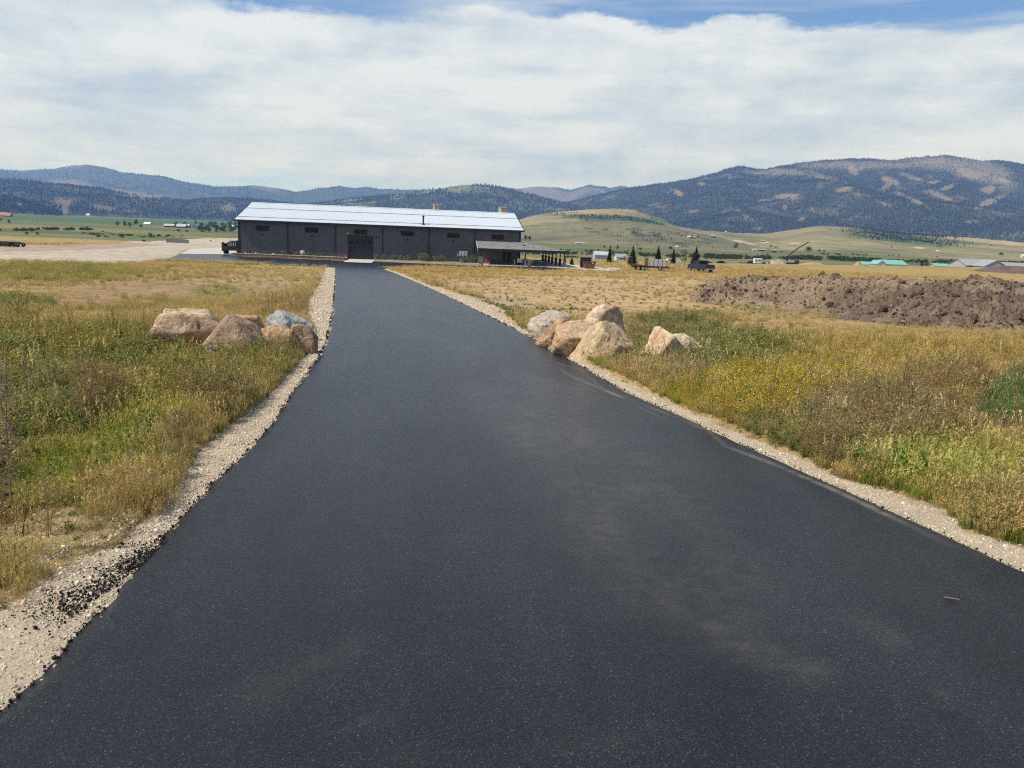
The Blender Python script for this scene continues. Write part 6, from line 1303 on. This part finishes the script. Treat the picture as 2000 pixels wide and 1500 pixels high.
# off the dirt heap
hp = [tuple(front[k][:2]) for k in range(0, nx, 12)] + [tuple((front[k][:2] + dirs[k] * wdp[k] * .92)) for k in range(nx - 1, -1, -12)]
bad |= in_poly(gx, gy, hp)
gx, gy, r = gx[~bad], gy[~bad], r[~bad]
gz = G(gx, gy) + bumps(gx, gy) + low(gx, gy) - .015; px, py = proj(np.stack([gx, gy, G(gx, gy)], -1))
n1 = fbm(gx * .5, gy * .5, 3, 401); n2 = fbm(gx * .17, gy * .17, 3, 402)
q = np.sqrt(((px[:, None] - zc[None, :, 0]) / zc[None, :, 2]) ** 2 + ((py[:, None] - zc[None, :, 1]) / zc[None, :, 3]) ** 2) + .25 * n1[:, None]
wgt = np.exp(-(np.maximum(q - .15, 0) ** 2) * 3.8) + 1e-9
base_w = 0.05; ws = wgt / (wgt.sum(1, keepdims=True) + base_w)
mixp = ws @ Wm; rest = 1 - ws.sum(1)
gen = np.zeros(len(names)); gen[names.index('straw')] = .45; gen[names.index('strawshort')] = .3; gen[names.index('olive')] = .25
sw = 1 - mixp[:, [names.index('strawshort'), names.index('flat'), names.index('lowleaf')]].sum(1) ; mixp[:, names.index('stalk')] += .03 * np.clip(sw, 0, 1); mixp += rest[:, None] * gen; dn = ws @ zd + rest * .8; ht = ws @ zh + rest * .75; tnt = ws @ zt_ + rest[:, None]
mixp = mixp ** 1.05; mixp /= mixp.sum(1, keepdims=True)
keep = rng.random(len(gx)) < np.clip(dn * (1 + .7 * n1 + .5 * n2), 0.02, 1.9) / 1.9
dl = np.maximum(eval_edge(S_L, gy) - gx, gx - eval_edge(S_R, gy)); keep &= (rng.random(len(gx)) < sstep(-.15, .12, dl)) | (gy > 96)
gx, gy, gz, r, mixp, ht, tnt, n1, n2, dl = [v[keep] for v in (gx, gy, gz, r, mixp, ht, tnt, n1, n2, dl)]
cum = np.cumsum(mixp, 1); pick = (rng.random(len(gx))[:, None] > cum).sum(1).clip(0, len(names) - 1)
first = np.array([KINDS[n_][0] for n_ in names]); idx = first[pick] + rng.integers(0, 3, len(gx))
nr = np.where(r < 26)[0]; ex = rng.choice(nr, 420, replace=False); exk = rng.choice([KINDS[k_][0] for k_ in ('dock', 'stalk', 'brownweed', 'leafy', 'stalk', 'broad')], 420) + rng.integers(0, 3, 420)
idx[ex] = exk; ht[ex] = np.maximum(ht[ex], .75) * np.where(np.isin(exk // 3, [KINDS['broad'][0] // 3]), .8, 1.12)
nV = len(gx); s_ = ht * rng.uniform(.7, 1.2, nV) * (1 + .25 * n1); edge_h = np.where(gy < 96, .5 + .5 * sstep(-.1, .6, dl), 1); s_ = s_ * edge_h; wf = np.clip(r / 45, 1, 2.6) ** .5
lean_ = np.stack([rng.normal(.04, .10, nV), rng.normal(.05, .10, nV), rng.uniform(0, 6.28, nV)], -1)
tint = 1.17 * tnt * np.array((1.0, 1.0, .92)) * np.exp(rng.normal(0, .2, (nV, 1))) * (1 + rng.normal(0, .05, (nV, 3))) * (1 + .18 * n2[:, None])
print('meadow instances', nV)
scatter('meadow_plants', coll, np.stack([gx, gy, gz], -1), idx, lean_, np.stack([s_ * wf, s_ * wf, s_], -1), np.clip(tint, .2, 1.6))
# sparse weeds and straw on the gravel verges
nW = 900; vv = [VL, VR]; pts = []
for V_ in vv:
    i = (rng.random(nW) ** .8 * (V_[0].shape[0] - 1)).astype(int); j = (V_[0].shape[1] * (0.55 + .45 * rng.random(nW) ** .6)).astype(int).clip(0, V_[0].shape[1] - 1); k = V_[1][i, j] > 3; pts.append(np.stack([V_[0][i, j], V_[1][i, j], V_[2][i, j]], -1)[k])
pts = np.concatenate(pts); nn2 = fbm(pts[:, 0] * 1.2, pts[:, 1] * 1.2, 3, 411); pts = pts[nn2 > .05]; m_ = len(pts); kk = np.array([KINDS['flat'][0], KINDS['lowleaf'][0], KINDS['strawshort'][0], KINDS['flat'][1]])
scatter('verge_weeds', coll, pts, kk[rng.integers(0, 4, m_)], np.stack([np.zeros(m_), np.zeros(m_), rng.uniform(0, 6.28, m_)], -1), np.repeat(rng.uniform(.25, .7, m_)[:, None], 3, 1), np.ones((m_, 3)))
# loose stones of the verges, finest near the camera
def stone(s): 
    me = boulder_mesh(s, (1, .8, .6), (.52, .43, .31), (.42, .34, .25), (.48, .43, .36), 8, .05, name='stone', base=ICO4S); return me
ICO4S = ico(2)
ST = [stone(900 + k) for k in range(6)]
def lstone(): 
    m = bpy.data.materials.new('loose_stone'); m.use_nodes = True; T = NT(m.node_tree); b = T.n('ShaderNodeBsdfPrincipled'); o_ = T.n('ShaderNodeOutputMaterial'); a = T.n('ShaderNodeAttribute', attribute_name='Col').outputs['Color']; t = T.n('ShaderNodeAttribute', attribute_name='tint', attribute_type='INSTANCER').outputs['Color']; T.l(T.mix(1.0, a, t, 'MULTIPLY'), b.inputs['Base Color']); b.inputs['Roughness'].default_value = .95; b.inputs['Specular IOR Level'].default_value = .2; T.l(b.outputs[0], o_.inputs[0]); return m
sm_ = lstone()
for me in ST: me.materials.clear(); me.materials.append(sm_)
sp, ssz = [], []
for V_, n_ in ((VL, 85000), (VR, 36000)):
    i = (rng.random(n_) ** 1.15 * (V_[0].shape[0] - 2)).astype(int); j = rng.integers(0, V_[0].shape[1] - 1, n_); a, b = rng.random(n_), rng.random(n_)
    g = [Q[i, j] * (1 - a) * (1 - b) + Q[i + 1, j] * a * (1 - b) + Q[i, j + 1] * (1 - a) * b + Q[i + 1, j + 1] * a * b for Q in V_]
    k = g[1] > 2.5; p = np.stack(g, -1)[k]; f = (j[k] / V_[0].shape[1]); keep = rng.random(len(p)) < (1 - .55 * f ** 2) * (.75 + .5 * fbm(p[:, 0] * .9, p[:, 1] * .9, 3, 421)); p = p[keep]
    sp.append(p); ssz.append(np.clip(rng.lognormal(-4.7, .45, len(p)), .005, .035) * np.clip(np.hypot(p[:, 0], p[:, 1]) / 14, 1, 2.0))
yq = 4.2 + 6 * rng.random(5200) ** .9; xq = eval_edge(S_L, yq) - rng.exponential(.7, 5200) - .05; p = np.stack([xq, yq, G(xq, yq) + bumps(xq, yq) + low(xq, yq) + .0], -1); sp.append(p); ssz.append(np.clip(rng.lognormal(-4.7, .5, len(p)), .005, .04))
# asphalt crumbs kicked off the left edge
nA = 2600; P0, P1 = at(150, 1190), at(330, 1060); u_ = rng.random(nA); off = rng.exponential(.30, nA); cxx = P0.x + (P1.x - P0.x) * u_ - off; cyy_ = P0.y + (P1.y - P0.y) * u_ + rng.normal(0, .15, nA)
ca = np.stack([cxx, cyy_, G(cxx, cyy_) - .025 - .05 * np.clip(off, 0, 1)], -1); nS = sum(len(p) for p in sp)
Pall = np.concatenate(sp + [ca]); Sall = np.concatenate(ssz + [np.clip(rng.lognormal(-5.1, .45, nA), .003, .02)]); tS = np.exp(rng.normal(0, .22, (nS, 1))) * (1 + rng.normal(0, .04, (nS, 3))); tS[rng.random(nS) < .06] *= .5
tA = np.tile(np.array([[.035, .04, .052]]), (nA, 1)); nP = nS + nA
scatter('loose_stones', lib('stone', ST), Pall, rng.integers(0, 6, nP), rng.uniform(0, 6.28, (nP, 3)), Sall[:, None] * rng.uniform(.7, 1.2, (nP, 3)), np.clip(np.concatenate([tS, tA]), .02, 1.6))
# crumbly asphalt edge
EC = []
for Ed, s_, dz in ((xl, -1, 0), (xr, 1, 0)):
    n_ = 3000; i = (rng.random(n_) ** .8 * (len(ys) - 2)).astype(int); a = rng.random(n_); yv = ys[i] * (1 - a) + ys[i + 1] * a; xv = Ed[i] * (1 - a) + Ed[i + 1] * a + s_ * rng.normal(-.01, .025, n_); EC.append(np.stack([xv, yv, G(xv, yv) - .045 + rng.uniform(-.01, .02, n_)], -1))
EC = np.concatenate(EC); EC = EC[EC[:, 1] > 2.5]; nE = len(EC)
scatter('asphalt_crumbs', lib('crumb', ST), EC, rng.integers(0, 6, nE), rng.uniform(0, 6.28, (nE, 3)), np.repeat(np.clip(rng.lognormal(-4.8, .4, nE), .004, .02)[:, None] * np.clip(EC[:, 1:2] / 14, 1, 2), 3, 1), np.tile(np.array([[.045, .048, .058]]), (nE, 1)))
# tall bare weed stalks by the left edge
for k, (px_, py_, h_, lb) in enumerate(((-6, 1085, 1.25, 'tall dark dead weed stalk at the left edge of the view'), (22, 975, 1.45, 'tall thin pale weed leaning right near the left edge'), (-30, 1010, 1.3, 'dead branching weed just off the left edge'))):
    P = at(px_, py_); t = thing('dead_weed', lb, 'weed', P, k * 1.3, 'tall weeds at the left edge'); r_ = random.Random(80 + k); m = MB(); top = Vector((.12 * k, .1, h_)); m.tube((0, 0, -.05), top * .5, .008, .006, 6); m.tube(top * .5, top + Vector((.06, 0, 0)), .006, .003, 6); m.build('stem', M['post'] if k != 1 else M['wood'], t)
    m = MB(); V, Fc = [], []
    for j in range(120):
        f = r_.uniform(.25, 1); p = top * f; az = r_.uniform(0, 6.28); q = p + Vector((math.cos(az), math.sin(az), .7)) * r_.uniform(.02, .20) * (1.15 - f); 
        if j % 3 == 0: m.tube(p, q, .003, .002, 4, False)
        e = Vector((r_.gauss(0, 1), r_.gauss(0, 1), r_.gauss(0, 1))).normalized() * .018; sd = e.orthogonal() * .5; m.add([q - e, q + sd, q + e, q - sd], [(0, 1, 2, 3)])
    m.build('seed_heads', M['wood'] if k == 1 else M['post'], t)
# bits of wood lying on the driveway
P = at(1858, 1172); c = thing('wood_chip', 'small splintered piece of pale wood lying on the right of the driveway', 'wood chip', P + Vector((0, 0, .012)), -.3); m = MB(); m.box(-.06, .06, -.007, .007, 0, .008, bev=.003); m.box(-.035, .02, .008, .014, 0, .006); m.build('chip', M['wood'], c)
